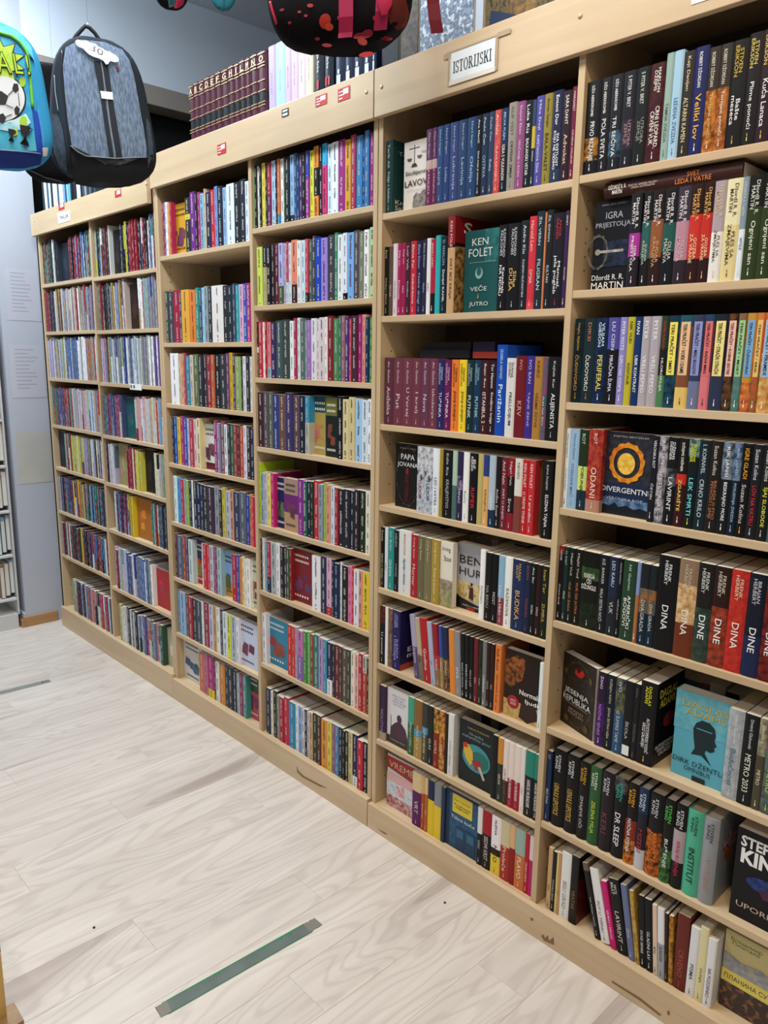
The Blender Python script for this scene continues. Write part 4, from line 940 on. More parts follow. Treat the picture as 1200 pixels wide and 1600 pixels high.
s_row('C1', 7, 255, .2125, '150 Fd0d0c8 265 c06850 305 b87090 330 a82870:.8,d8c830 375 5a3858 390 e0e0d8 415 c88038 455 2c3444 480 2c3444 510 283040 540 a8b8b8 560 8a2858 585 48908c 610 F3a5040:.4,b05058 690', (.185, .195))
PAL = {
 'dark': '8a8c90 2c4034 6a2c34 d0d0d0 30343c 24282c 1c2024 7a2430 b8b040 2a3050 8a1c28 1c1c20 3868a0 601820 d8d8d8 4a8070',
 'mix': '6a2430 8a3840 3a7878 30343c c8c8d0 b08840 5a4038 7088b0 c8b8b0 a89c98 88907c c8ccd0 e8e8e8 98303c 90a8a8 8a7a80 787c88 24408c',
 'lite': 'c8b8d0 7a2430 8a3038 8090b0 b8c0d8 98a870 485080 384c90 6a7080 d8dce4 4a6aa0 e8ecf0 c0c8d0 787c80 f0f0f0 909890 6a5090 c08838 a84848 d8e0e8',
 'pur': '8a3040 3a7858 504c78 6a4c80 4a5478 98303c 8a2838 589078 8a8ca0 a8b0b8 c8d0d0 d0a0a8 c8c8b8 d8e0e8 b8c8d8 c0a890 70a0c8 c0403c',
 'nav': '1c2038 c0b0b8 d0d4dc 24344c 30483c 5a6a78 90a088 8a2438 982438 c8c870 d0c850 d8d8c8 6a6070 7a8088 b0a8c8 c8d0e0 2c2420 d8d4c0 201820 88b088 b8a8c0',
 'low': 'd8dce4 98a0b0 4870a0 3a2c40 5a2c50 2c3c68 682858 d8c030 c07830 6a5c68 8a7a80 24282c c0ccd0 5890b8 287878 8a2c30 485058 343c4c',
 'bot': '282830 382c44 b8b070 d0d0c8 88a078 c8c8c0 301c28 24242c c0c8d8 605c90 a86048 7080a0 4a5878 c88890 1c3840 385848 a83050 e0e0e8 585c68 a87848 3870a0'}
def s_random(bay, sh, pal, h, w=(.008, .016), faces=(), x0=None, x1=None, tilt=1.5, depth=.66):
    a, b = BAYX[bay]; x = (x0 if x0 is not None else a + .022); e = (x1 if x1 is not None else b - (.011 if bay == 'A1' else .020)); cs = PAL[pal].split(); z = SHELF[bay][sh] + .0004
    i = 0
    while x < e - .006:
        fr = (x - a) / (b - a); hit = [f for f in faces if abs(fr - f[0]) < .03]
        if hit and i >= 0:
            w_ = hit[0][1]; hh = rs.uniform(.19, .21); c = hit[0][2]
            s_book(x, min(x + w_, e), .03, .02, z, hh, c, letters=False)
            for q in range(5):
                u_, v_, r_ = rs.uniform(.25, .6), rs.uniform(.3, .65), rs.uniform(.08, .18); cc = tuple(min(v * rs.uniform(.6, 2.0) + .01, .8) for v in lin(c))
                s_quad([(x + w_ * (u_ - r_), .0294 - q * .00005, z + hh * (v_ - r_ * .5)), (x + w_ * (u_ + r_), .0294 - q * .00005, z + hh * (v_ - r_ * .6)), (x + w_ * (u_ + r_ * .8), .0294 - q * .00005, z + hh * (v_ + r_)), (x + w_ * (u_ - r_), .0294 - q * .00005, z + hh * (v_ + r_ * .7))], cc)
            x += w_ + .03; continue
        w_ = min(rs.uniform(*w), e - x)
        k = min(len(cs) - 1, max(0, int(fr * len(cs) + rs.uniform(-2.2, 2.2)))); hh = rs.uniform(*h)
        c = cs[k]
        if rs.random() < .22: c = c + ':%.2f,' % rs.uniform(.3, .7) + rs.choice(cs)
        s_book(x, x + w_, rs.uniform(.006, .014), min(hh * depth, .16), z, hh, c, tilt=tilt * rs.uniform(.3, 1) if a + .05 < x < b - .045 else 0)
        x += w_ + .0004; i += 1
s_random('A1', 0, 'dark', (.20, .222), faces=[(.36, .13, '1c2834')]); s_random('A2', 0, 'dark', (.20, .225), faces=[(.30, .09, '181418')])
s_random('A1', 1, 'mix', (.195, .222)); s_random('A2', 1, 'mix', (.20, .228), faces=[(.50, .10, '2c1a16')])
s_random('A1', 2, 'lite', (.20, .222)); s_random('A2', 2, 'lite', (.205, .225))
s_random('A1', 3, 'pur', (.20, .215)); s_random('A2', 3, 'pur', (.19, .21), faces=[(.36, .11, '205058')])
s_random('A1', 4, 'nav', (.19, .205), faces=[(.06, .10, '1c2038')]); s_random('A2', 4, 'nav', (.185, .205), faces=[(.20, .11, '9a8c60'), (.62, .10, '181418')])
s_random('A1', 5, 'low', (.19, .21)); s_random('A2', 5, 'low', (.19, .21), faces=[(.45, .16, 'a86828')], x0=-3.72)
s_random('A1', 6, 'dark', (.19, .205), w=(.01, .02)); s_random('A2', 6, 'lite', (.20, .225), w=(.012, .03), faces=[(.70, .15, 'a82830')], x0=-3.75)
s_random('A1', 7, 'bot', (.185, .20), w=(.012, .022), x0=-4.36, depth=.75); s_random('A2', 7, 'bot', (.185, .205), w=(.014, .034), faces=[(.82, .12, 'b8b090')], x0=-3.73, depth=.75)
# second rows pushed to the back of the deeper shelves: their page tops show over the front row
for bay, sh, a, b in (('C2', 7, .06, .98), ('C2', 6, .2, .98), ('C2', 5, .35, .98), ('C2', 4, .2, .98), ('C1', 7, .3, .9), ('C1', 5, .3, .9), ('D', 7, .2, .9), ('D', 6, .3, .98), ('D', 4, .2, .95), ('D', 5, .25, .7),
                      ('E', 4, .25, .95), ('E', 5, .3, .95), ('E', 6, .1, .9), ('E', 7, .3, .9), ('E', 3, .3, .95), ('A2', 7, .2, .9), ('A1', 7, .3, .9)):
    x = BAYX[bay][0] + a * .66; e = BAYX[bay][0] + b * .66
    while x < e:
        w_ = rs.uniform(.02, .045); s_book(x, min(x + w_, e), .166, .122, SHELF[bay][sh] + .0004, rs.uniform(.182, .196), rs.choice(['1c2028', '3a2c28', '8a8478', '2c3848', '6a2c30', 'b8b0a0']), letters=False); x += w_ + .0006
# dark books lying behind and above the maroon set and behind the fifth row
def s_flat(x0, x1, y, d, z, h, c):
    s_book(x0, x1, y, d, z, h, c, letters=False, page=lin(c))
z3 = SHELF['D'][2] + .205
xa = px_x(655, .05, z3); s_flat(xa, px_x(733, .05, z3), .05, .13, z3, .024, '18161c'); s_flat(xa + .01, px_x(733, .05, z3), .055, .12, z3 + .0245, .02, '1c1614')
xa = px_x(738, .05, z3); s_flat(xa, px_x(776, .05, z3), .05, .14, z3, .018, '8a3028'); s_flat(xa, px_x(772, .05, z3), .05, .14, z3 + .0185, .026, '241c34'); s_flat(xa + .005, px_x(820, .2, z3), .185, .1, z3 + .0, .05, '201838')
# books standing on top of the lower bookcase
x = -4.425; zt = 2.340 - .037 + .0006
for i, c in enumerate('14282c d8dcd8 24506c d0d8d8 14202c c0c4b8 d8d8c8 30485c a8c0d8 e0e0e0 6a90b8 24344c 88b0c8 50a0b0 14141c 1c1820 201c24 d8d4e4 e0e0ec 24242c 3a4450 8090a0 30343c 4a5868 1c2028 384858'.split()):
    w_ = rs.uniform(.016, .03); s_book(x, x + w_, .02, .15, zt, rs.uniform(.21, .235), c, tilt=rs.uniform(0, 3), letters=False); x += w_ + .003
# the display rack round the pier: books leaning back in tiers
RX, RY = WX - 0.004, END_Y - 0.030
for k in range(6):
    zr = 0.19 + k * 0.262
    for j in range(3):
        for n in range(4):
            xx = RX - .02 - n * .17; yy = RY - .085 + j * .026 - 0.0
            s_book(xx - .14, xx, yy, .022, zr + j * .012, rs.uniform(.19, .21), rs.choice(['d8c8a8', '7a98b0', 'c8b0a0', 'b8c0c8', 'd0d0c8', '8a6a58']), letters=False)
            s_quad([(xx + .0002, yy + .002, zr + j * .012 + .002), (xx + .0002, yy + .020, zr + j * .012 + .002), (xx + .0002, yy + .020, zr + j * .012 + .186), (xx + .0002, yy + .002, zr + j * .012 + .186)], lin('d0cdc4'))
# fill for the part of the wide bay beyond the frame edge
for sh in range(7):
    z = SHELF['E'][sh] + .0004; x = px_x([1222, 1202, 1217, 1214, 1208, 1208, 1300][sh], YB, SHELF['E'][sh]) + .004
    while x < BAYX['E'][1] - T - .03:
        w_ = rs.uniform(.018, .034); s_book(x, x + w_, YB, .13, z, .2, rs.choice(['16161a', '2a2024', '1c2844', '3a3a40', '6a2028', 'c8c8c4'])); x += w_ + .0006
me = bpy.data.meshes.new('books'); me.from_pydata(SV, [], SF)
ca = me.color_attributes.new('print_colour', 'FLOAT_COLOR', 'CORNER')
buf = []
for c in SCOL: buf.extend((c[0], c[1], c[2], 1.0) * 4)
ca.data.foreach_set('color', buf)
m = bpy.data.materials.new('printed_covers'); m.use_nodes = True
at = m.node_tree.nodes.new('ShaderNodeVertexColor'); at.layer_name = 'print_colour'
m.node_tree.links.new(at.outputs[0], m.node_tree.nodes['Principled BSDF'].inputs['Base Color'])
m.node_tree.nodes['Principled BSDF'].inputs['Roughness'].default_value = 0.45; m.node_tree.nodes['Principled BSDF'].inputs['Specular IOR Level'].default_value = 0.22
me.materials.append(m); me.update()
so = bpy.data.objects.new('books', me); COL.objects.link(so)
tag(so, 'rows of smaller coloured books filling the other bookcases', 'books', kind='stuff')

# ------------------------------------------------------------------ signs and stickers on the fascias
def on_fascia(px, py, y=-0.0206): return at_y(px, py, y)
def plate(name, px0, py0, px1, py1, m, y=-0.0208, label=None, cat=None, group=None, xz=None):
    """thin upright card on the fascia from one photo corner to the other"""
    a, b = on_fascia(px0, py0, y), on_fascia(px1, py1, y)
    x0, x1 = sorted((a.x, b.x)); z0, z1 = sorted((a.z, b.z)); cx, cz = (x0 + x1) / 2, z0
    o = mesh(name, [(p[0] - cx, p[1], p[2] - cz) for p in boxv(x0, x1, -0.0006, 0.0, z0, z1)], BF, m, loc=(cx, y, cz))
    if label: tag(o, label, cat, group)
    return o, x1 - x0, z1 - z0
# ISTORIJSKI sign: corners (702,136) lower end, (776,62) upper end
a = on_fascia(702, 136); b = on_fascia(776, 66)
zb_, zt_ = on_fascia(702, 134).z, on_fascia(776, 64).z
zt_ = on_fascia(703, 84).z
o = mesh('paper_sign', [(p[0] - (a.x + b.x) / 2, p[1], p[2] - zb_) for p in boxv(a.x, b.x, -0.0006, 0, zb_, zt_)], BF, mat('e4eaf0', .25, 'sleeve'), loc=((a.x + b.x) / 2, -0.0206, zb_))
tag(o, 'white paper sign reading ISTORIJSKI in black serif capitals', 'sign')
SW, SH_ = b.x - a.x, zt_ - zb_
# serif capitals drawn stroke by stroke: (x0, y0, x1, y1, width) on a unit-high letter
def glyph(ch):
    S = []
    V = lambda x, w=.17: S.append([(x, 0), (x + w, 0), (x + w, 1), (x, 1)])
    H = lambda x0, x1, y, w=.07: S.append([(x0, y), (x1, y), (x1, y + w), (x0, y + w)])
    def arc(cx, cy, rx, ry, a0, a1, w=.16, n=10):
        for k in range(n):
            p, q = math.radians(a0 + (a1 - a0) * k / n), math.radians(a0 + (a1 - a0) * (k + 1) / n)
            f = lambda t: .35 + .65 * abs(math.cos(t))
            S.append([(cx + rx * math.cos(p), cy + ry * math.sin(p)), (cx + rx * math.cos(q), cy + ry * math.sin(q)), (cx + (rx - w * f(q)) * math.cos(q), cy + (ry - w * f(q)) * math.sin(q)), (cx + (rx - w * f(p)) * math.cos(p), cy + (ry - w * f(p)) * math.sin(p))])
    if ch == 'I': V(.11); H(0, .39, 0); H(0, .39, .93); return S, .39
    if ch == 'T': V(.27); H(.15, .56, 0); H(0, .71, .93); V(0, .05) or S.__setitem__(-1, [(0, .72), (.05, .72), (.05, 1), (0, 1)]); S.append([(.66, .72), (.71, .72), (.71, 1), (.66, 1)]); return S, .71
    if ch == 'O': arc(.4, .5, .4, .52, 0, 360, n=20); return S, .8
    if ch == 'S': arc(.28, .73, .27, .28, 30, 270, .15); arc(.28, .26, .29, .28, 90, -150, .15); S.append([(.48, .70), (.53, .70), (.53, .98), (.48, .98)]); S.append([(0, .02), (.05, .02), (.05, .32), (0, .32)]); return S, .58
    if ch == 'R': V(.1); H(0, .38, 0); H(0, .4, .93); H(.2, .42, .46); arc(.38, .73, .27, .27, 90, -90, .16); S.append([(.32, .48), (.50, .48), (.84, 0), (.62, 0)]); H(.6, .86, 0, .06); return S, .86
    if ch == 'J': S.append([(.2, .15), (.37, .15), (.37, 1), (.2, 1)]); H(.09, .48, .93); arc(.17, .12, .2, .2, 0, -170, .13); return S, .5
    if ch == 'K': V(.1); H(0, .38, 0); H(0, .38, .93); S.append([(.25, .42), (.34, .36), (.74, .95), (.62, .95)]); S.append([(.36, .58), (.5, .66), (.84, 0), (.62, 0)]); H(.56, .88, 0, .06); H(.54, .84, .93, .06); return S, .88
    return S, .3
vs, fs = [], []; xcur = 0
for ch in 'ISTORIJSKI':
    S, wd = glyph(ch)
    for q in S:
        n = len(vs); vs.extend((xcur + p[0], 0, p[1]) for p in q); fs.append(tuple(range(n, n + len(q))))
    xcur += wd + .09
k = SW * .84 / xcur; kh = SH_ * .36
mesh('lettering', [(p[0] * k - SW * .42, -0.0011, p[2] * kh + SH_ * .34) for p in vs], fs, mat('16161a', .5, 'ink'), parent=o)
M_TAPE = mat('b09a80', .3, 'tape')
def strip(name, parent, x0, x1, z0, z1, m, y=-0.0013): mesh(name, boxv(x0, x1, y - .0001, y, z0, z1), BF, m, parent=parent)
strip('tape', o, -SW * .60, SW * .70, SH_ * 1.0, SH_ * 1.05, M_TAPE); strip('tape', o, SW * .48, SW * .54, 0, SH_ * 1.06, M_TAPE, -.0015)
strip('tape', o, SW * .52, SW * .78, SH_ * .95, SH_ * 1.10, M_TAPE, -.0017); strip('tape', o, -SW * .64, -SW * .48, SH_ * .86, SH_ * 1.02, M_TAPE, -.0017)
strip('tape', o, -SW * .53, -SW * .49, SH_ * .0, SH_ * 1.06, M_TAPE, -.0019); strip('tape', o, -SW * .5, SW * .5, -SH_ * .02, SH_ * .12, mat('e0d8d0', .2, 'tape'), -.0021)
# red stickers
for (px0, py0, px1, py1, lab) in ((340, 243, 353, 222, 'red sticker alone on the fascia over the dark red encyclopedias bay'), (493, 168, 511, 145, 'red sticker beside the black sticker on the tall fascia'), (528, 160, 547, 133, 'red sticker beside the joint of two tall bookcases')):
    s, sw, sh = plate('price_sticker', px0, py0, px1, py1, mat('c03438', .4, 'sticker'), y=-.0206, label=lab, cat='sticker', group='stickers on the fascias')
    strip('sticker_panel', s, -sw * .05, sw * .38, sh * .45, sh * .88, mat('ecdcdc', .4, 'sticker'), -.0009)
    for q in range(3): strip('print_line', s, -sw * .4, -sw * .1 + q * sw * .1, sh * (.15 + .26 * q), sh * (.25 + .26 * q), mat('f0e4e4', .4, 'sticker'), -.0011)
s, sw, sh = plate('price_sticker', 440.5, 184, 451, 168, mat('16181a', .4, 'sticker'), y=-.0206, label='small black sticker with a white strip on the tall fascia', cat='sticker', group='stickers on the fascias')
strip('sticker_panel', s, -sw * .36, sw * .36, sh * .12, sh * .42, mat('dce0dc', .4, 'sticker'), -.0009); strip('sticker_panel', s, -sw * .36, sw * .36, sh * .62, sh * .86, mat('dce0dc', .4, 'sticker'), -.0009)
for (px0, py0, px1, py1, lab) in ((92, 329, 100, 316, 'red and white sticker above the TRILER label'), (180, 309, 189, 295, 'red and white sticker on the low fascia below the grey backpack')):
    s, sw, sh = plate('price_sticker', px0, py0, px1, py1, mat('c03438', .4, 'sticker'), y=-.0206, label=lab, cat='sticker', group='stickers on the fascias')
    strip('sticker_panel', s, -sw * .2, sw * .4, sh * .35, sh * .9, mat('ecdcdc', .4, 'sticker'), -.0009)
s, sw, sh = plate('label_card', 91.5, 350, 109, 328, M_PAPER, y=-.0206, label='small white card reading TRILER on the low fascia', cat='label')
text('lettering', 'TRILER', mat('24304c', .5, 'ink'), s, (0, -.0010, sh * .5), (1, 0, 0), (0, 0, 1), sw * .78, sh * .3, bold=.02)
s, sw, sh = plate('label_card', 1080, 8, 1117, -30, M_PAPER, y=-.0206, label='white paper card at the top edge of the fascia beside the ISTORIJSKI sign', cat='label')
a = at_y(203, 610, -.0006); b = at_y(221, 602, -.0006)
s = mesh('label_card', [(p[0] - a.x, p[1], p[2] - a.z) for p in boxv(a.x, b.x, -.0006, 0, a.z + .004, a.z + .032)], BF, M_PAPER, loc=(a.x, -.0002, a.z))
tag(s, 'tiny white card on a shelf edge of the lower bookcase', 'label')
for q in range(2): strip('print_mark', s, .008 + q * .03, .024 + q * .03, .012, .026, mat('5a5a60', .5, 'ink'), -.0010)

# ------------------------------------------------------------------ books standing on top of the tall cases
zt = 2.407 - .037 + .0006
def top_book(px0, px1, spec, h, label, group, tc='d8b860', s='', opts='', name='encyclopedia', cat='encyclopedia', y=.012, d=.17, hc=True, bands=None, ref=150):
    x0, x1 = px_x(px0, y, zt + .05), px_x(px1, y, zt + .05)
    o = book_mesh(name, x1 - x0 - .0008, d, h, spec, hc)
    o.location = ((x0 + x1) / 2, y, zt); tag(o, label, cat, group)
    if bands:
        for f in bands: strip('gilt_band', o, -(x1 - x0) * .42, (x1 - x0) * .42, h * f, h * f + .003, mat('d0b888', .3, 'gilt', metallic=.6), -.0012)
    return o, x1 - x0
pxs = [297, 305, 312, 321, 330, 338, 347, 358, 367, 375, 384, 392, 403, 416]
for i in range(13):
    o, w_ = top_book(pxs[i], pxs[i + 1], '4a1c2c:.52,161c20:.12,4a1c2c', .245 + .002 * (i % 2), '%s dark red gilt encyclopedia volume from the pastel books, on the tall bookcase' % ORD[12 - i], 'dark red encyclopedia volumes', bands=(.05, .30, .34, .49, .62, .80, .84, .965))
    text('title', 'ABCDEFGHILMNO'[i], mat('d8c090', .4, 'gilt'), o, (0, -.0018, .245 * .90), (1, 0, 0), (0, 0, 1), w_ * .5, .02, bold=.02)
for i, (p0, p1, c) in enumerate(((420, 431, 'b0a0cc'), (431, 446, 'a0c4d0'), (446, 455, 'c0a8c4'), (455, 466, 'ccb0c4'), (466, 477, 'd0c0c8'), (477, 489, 'd0c8b0'))):
    o, w_ = top_book(p0, p1, c, .245, '%s pastel thick paperback from the dark red encyclopedias on the tall bookcase' % ORD[i], 'pastel books tied in a bundle', name='book', hc=False)
    text('title', 'sabrana dela', mat('6a6a80', .5, 'ink'), o, (0, -.0012, .13), (0, 0, -1), (1, 0, 0), .07, .005)
for i, (p0, p1, n) in enumerate(((490, 504, 'I'), (505, 519, 'II'))):
    o, w_ = top_book(p0, p1, '1c2430', .245, 'black hardback with red numeral %s on the spine standing on the tall bookcase' % n, 'black numbered volumes', name='book')
    text('title', 'Istorija Srba', mat('e0e0e0', .4, 'ink'), o, (0, -.0012, .15), (0, 0, -1), (1, 0, 0), .09, .012)
    text('volume_number', n, mat('c02830', .4, 'ink'), o, (0, -.0012, .07), (1, 0, 0), (0, 0, 1), w_ * .5, .025, bold=.02)
for i, (p0, p1) in enumerate(((522, 537), (537, 551), (551, 566), (566, 581), (581, 596))):
    if i == 4: p0, p1 = 581, 587
    o, w_ = top_book(p0, p1, '1c2840', .235, '%s navy hardback with a white crest from the numbered black volumes' % ORD[i], 'navy crested volumes', name='book')
    strip('crest', o, -w_ * .2, w_ * .2, .05, .075, mat('c8d0dc', .4, 'ink'), -.0018); strip('crest', o, -w_ * .1, w_ * .1, .078, .09, mat('c8d0dc', .4, 'ink'), -.0018)
zt = 2.406 - .037 + .0006
def art_book(px0, px1, spec, h, label, y=.02, th=.04, els=()):
    x0, x1 = px_x(px0, y, zt + .05), px_x(px1, y, zt + .05)
    o = book_mesh('art_book', th, x1 - x0, h, spec, True); o.rotation_euler = (0, 0, -math.pi / 2); o.location = (x0, y + th / 2, zt)
    tag(o, label, 'book', 'large books on the tall bookcases'); panel_local(o, th, x1 - x0, h, els); return o
art_book(594, 622, '0c0c10', .33, 'black flat portfolio standing on the tall bookcase beside the silvery art book')
art_book(623, 652, '3c3834~5a5048', .33, 'dark mottled book standing behind the hanging red strap', y=.016)
art_book(653, 738, '8898b0~c8d4e4~5a6a84', .34, 'large silvery blue patterned art book standing above the ISTORIJSKI sign', y=.012, th=.035)
art_book(739, 754, 'b8c4d4', .33, 'narrow pale blue slipcase beside the silvery art book', y=.010, th=.12, els=[('r', .15, .1, .85, .5, '6a7890')])
art_book(756, 868, '4a3c24~2c2a20~6a5830', .34, 'large dark gold and brown picture book on the tall bookcase', y=.012, th=.03, els=[('p', [(.35, .55), (.6, .45), (.85, .6), (.7, .9), (.4, .85)], '8a6a38~5a4020'), ('p', [(.1, .75), (.5, .85), (.6, 1), (.05, 1)], '1c2c4c')])
art_book(870, 960, '141214', .34, 'large black book on the tall bookcase beside the picture book', y=.02, th=.03)

# ------------------------------------------------------------------ pier papers, display rack
def pier_sheet(px0, py0, px1, py1, m, name, label, cat, lines=0):
    a, b = at_x(px0, py0, WX + .001), at_x(px1, py1, WX + .001)
    y0, y1 = sorted((a.y, b.y)); z0, z1 = sorted((a.z, b.z)); y1 = min(y1, 0.03)
    o = mesh(name, [(p[0], p[1], p[2] - z0) for p in boxv(0, .0006, y0, y1, z0, z1)], BF, m, loc=(WX + .0006, 0, z0)); tag(o, label, cat, 'sheets taped to the wall pier')
    for q in range(lines):
        zz = (z1 - z0) * (.9 - q * .8 / lines); r = rs.uniform(.5, .95)
        mesh('print_line', boxv(.0007, .0009, y0 + (y1 - y0) * .15, y0 + (y1 - y0) * (.15 + .7 * r), zz, zz + .006), BF, mat('a0a1ac', .6, 'ink'), parent=o)
    return o
pier_sheet(13, 500, 78, 424, mat('b8b8c2', .5, 'sheet'), 'notice', 'upper pale notice with grey print lines taped to the wall pier', 'notice', 11)
pier_sheet(20, 622, 88, 540, mat('babac4', .5, 'sheet'), 'notice', 'lower pale notice with grey print lines taped to the wall pier', 'notice', 11)
pier_sheet(30, 757, 92, 672, mat('b4b2ae~bcb9ae', .6, 'masking', scale=6), 'masking_patch', 'beige masking paper patch below the notices on the wall pier', 'paper')
rk = empty('display_rack', (RX - .36, RY - .06, 0))
tag(rk, 'pale tiered display rack of leaning books on the wall beyond the pier', 'rack')
M_RACK = mat('c8c6c4', .5, 'rack')
box('side_panel', .352, .366, -.07, .05, .085, 1.85, M_RACK, rk, bevel=.002) if False else None
box('back_panel', -.5, .36, .052, .06, .085, 1.85, M_RACK, rk)
for k in range(6): box('tier', -.5, .36, -.07, .05, .172 + k * .262, .186 + k * .262, M_RACK, rk, bevel=.002)
box('base', -.5, .36, -.07, .05, .0, .09, M_RACK, rk, bevel=.002)

# ------------------------------------------------------------------ floor tape
def tape_strip(p0, p1, width, label, worn=True):
    c = (p0 + p1) / 2; d = (p1 - p0); L = d.length; d.normalize(); n = Vector((-d.y, d.x, 0))
    o = empty('floor_tape', (c.x, c.y, 0.0002)); tag(o, label, 'tape', 'tape strips on the floor')
    def ribbon(name, l0, l1, w0, w1, z, m, ragged=0.0):
        N = 14; vs = []
        for k in range(N + 1):
            t = l0 + (l1 - l0) * k / N
            for w_ in (w0, w1):
                e = ragged * rs.uniform(-1, 1)
                q = d * (t + (e if k in (0, N) else 0)) + n * (w_ + e * .15); vs.append((q.x, q.y, z))
        vs += [(x, y, z - .0003) for x, y, z_ in vs]
        M = 2 * (N + 1); fs = []
        for k in range(N):
            a = 2 * k; fs.append((a, a + 1, a + 3, a + 2)); fs.append((a, a + 2, a + 2 + M, a + M)); fs.append((a + 1, a + 1 + M, a + 3 + M, a + 3))
        return mesh(name, vs, fs, m, parent=o)
    g = mat('5c6660~66706a', .4, 'tape', scale=14)
    if worn: ribbon('green_layer', -L / 2 + .02, L / 2 - .035, -width / 2, width / 2, .0006, mat('1c7a4a', .4, 'tape'))
    ribbon('grey_layer', -L / 2 + .012, L / 2 - .03, -width / 2 + (.002 if worn else 0), width / 2 - (.004 if worn else 0), .0010, g if worn else mat('8a8a86~7c7e7c', .4, 'tape'), .003)
    ribbon('end_flap', L / 2 - .038, L / 2, -width * .40, width * .46, .0013, mat('7c776c', .45, 'tape'), .007); ribbon('end_flap', -L / 2, -L / 2 + .03, -width * .42, width * .44, .0013, mat('7c776c', .45, 'tape'), .006)
    if worn:
        for t in (.12, .24, .30, -.16): 
            vs = [d * (L * t) + n * width * .46, d * (L * t + .02) + n * width * .46, d * (L * t + .012) + n * width * .2]
            mesh('green_patch', [(v.x, v.y, .0016) for v in vs], [(0, 1, 2)], mat('1f8450', .4, 'tape'), parent=o)
a, b = at_z(246, 1583), at_z(497, 1441)
tape_strip(a, b, .043, 'worn grey tape strip with green edges stuck to the pale floor')
a, b = at_z(-30, 1090), at_z(77, 1064)
tape_strip(a, b, .040, 'plain grey tape strip on the floor beside the lower bookcase', False)
# small dark speck on the laminate
sp = at_z(147, 1450)
o = tube('debris_crumb', [(sp.x, sp.y, .0003), (sp.x, sp.y, .003)], .0035, mat('1c1816', .7, 'speck'), seg=7); tag(o, 'tiny black crumb on the pale floor', 'crumb')
sp = at_z(695, 1411)
o = tube('debris_crumb', [(sp.x, sp.y, .0003), (sp.x, sp.y, .003)], .004, mat('6a5038', .7, 'speck'), seg=7); tag(o, 'tiny brown crumb on the floor beside the plinth', 'crumb')

# ------------------------------------------------------------------ low wooden display unit at the near end of the aisle
p = at_z(12, 1594)
dx, dy = p.x - .193 + .2, p.y
lu = empty('display_box', (dx - .2, dy - .2, 0)); tag(lu, 'low yellow wooden display box on the floor across the aisle', 'display')
M_YEL = wood('yellow_pine', 'd8b468', 'c89c50', 'a87c38', axis=2)
box('end_panel', .175, .193, -.25, .2, 0, .19, M_YEL, lu, bevel=.002); box('front_panel', -.9, .175, .182, .2, .02, .17, M_YEL, lu, bevel=.002); box('bottom_panel', -.9, .175, -.25, .182, .02, .04, M_YEL, lu)
box('skid', .160, .232, -.25, .226, 0, .012, wood('skid_wood', 'a88860', '8a6a48', '6a4c30', axis=1), lu, bevel=.002)
o = box('book', p.x - .035, p.x - .002, p.y - .155, p.y, .1905, .40, mat('5a2028', .4, 'cover')); tag(o, 'dark red book standing on the low yellow display box', 'book')
o.parent = None
mesh('pages', boxv(-.0145, .0145, -.078, .074, .004, .2102), BF, M_PAGES, parent=o)

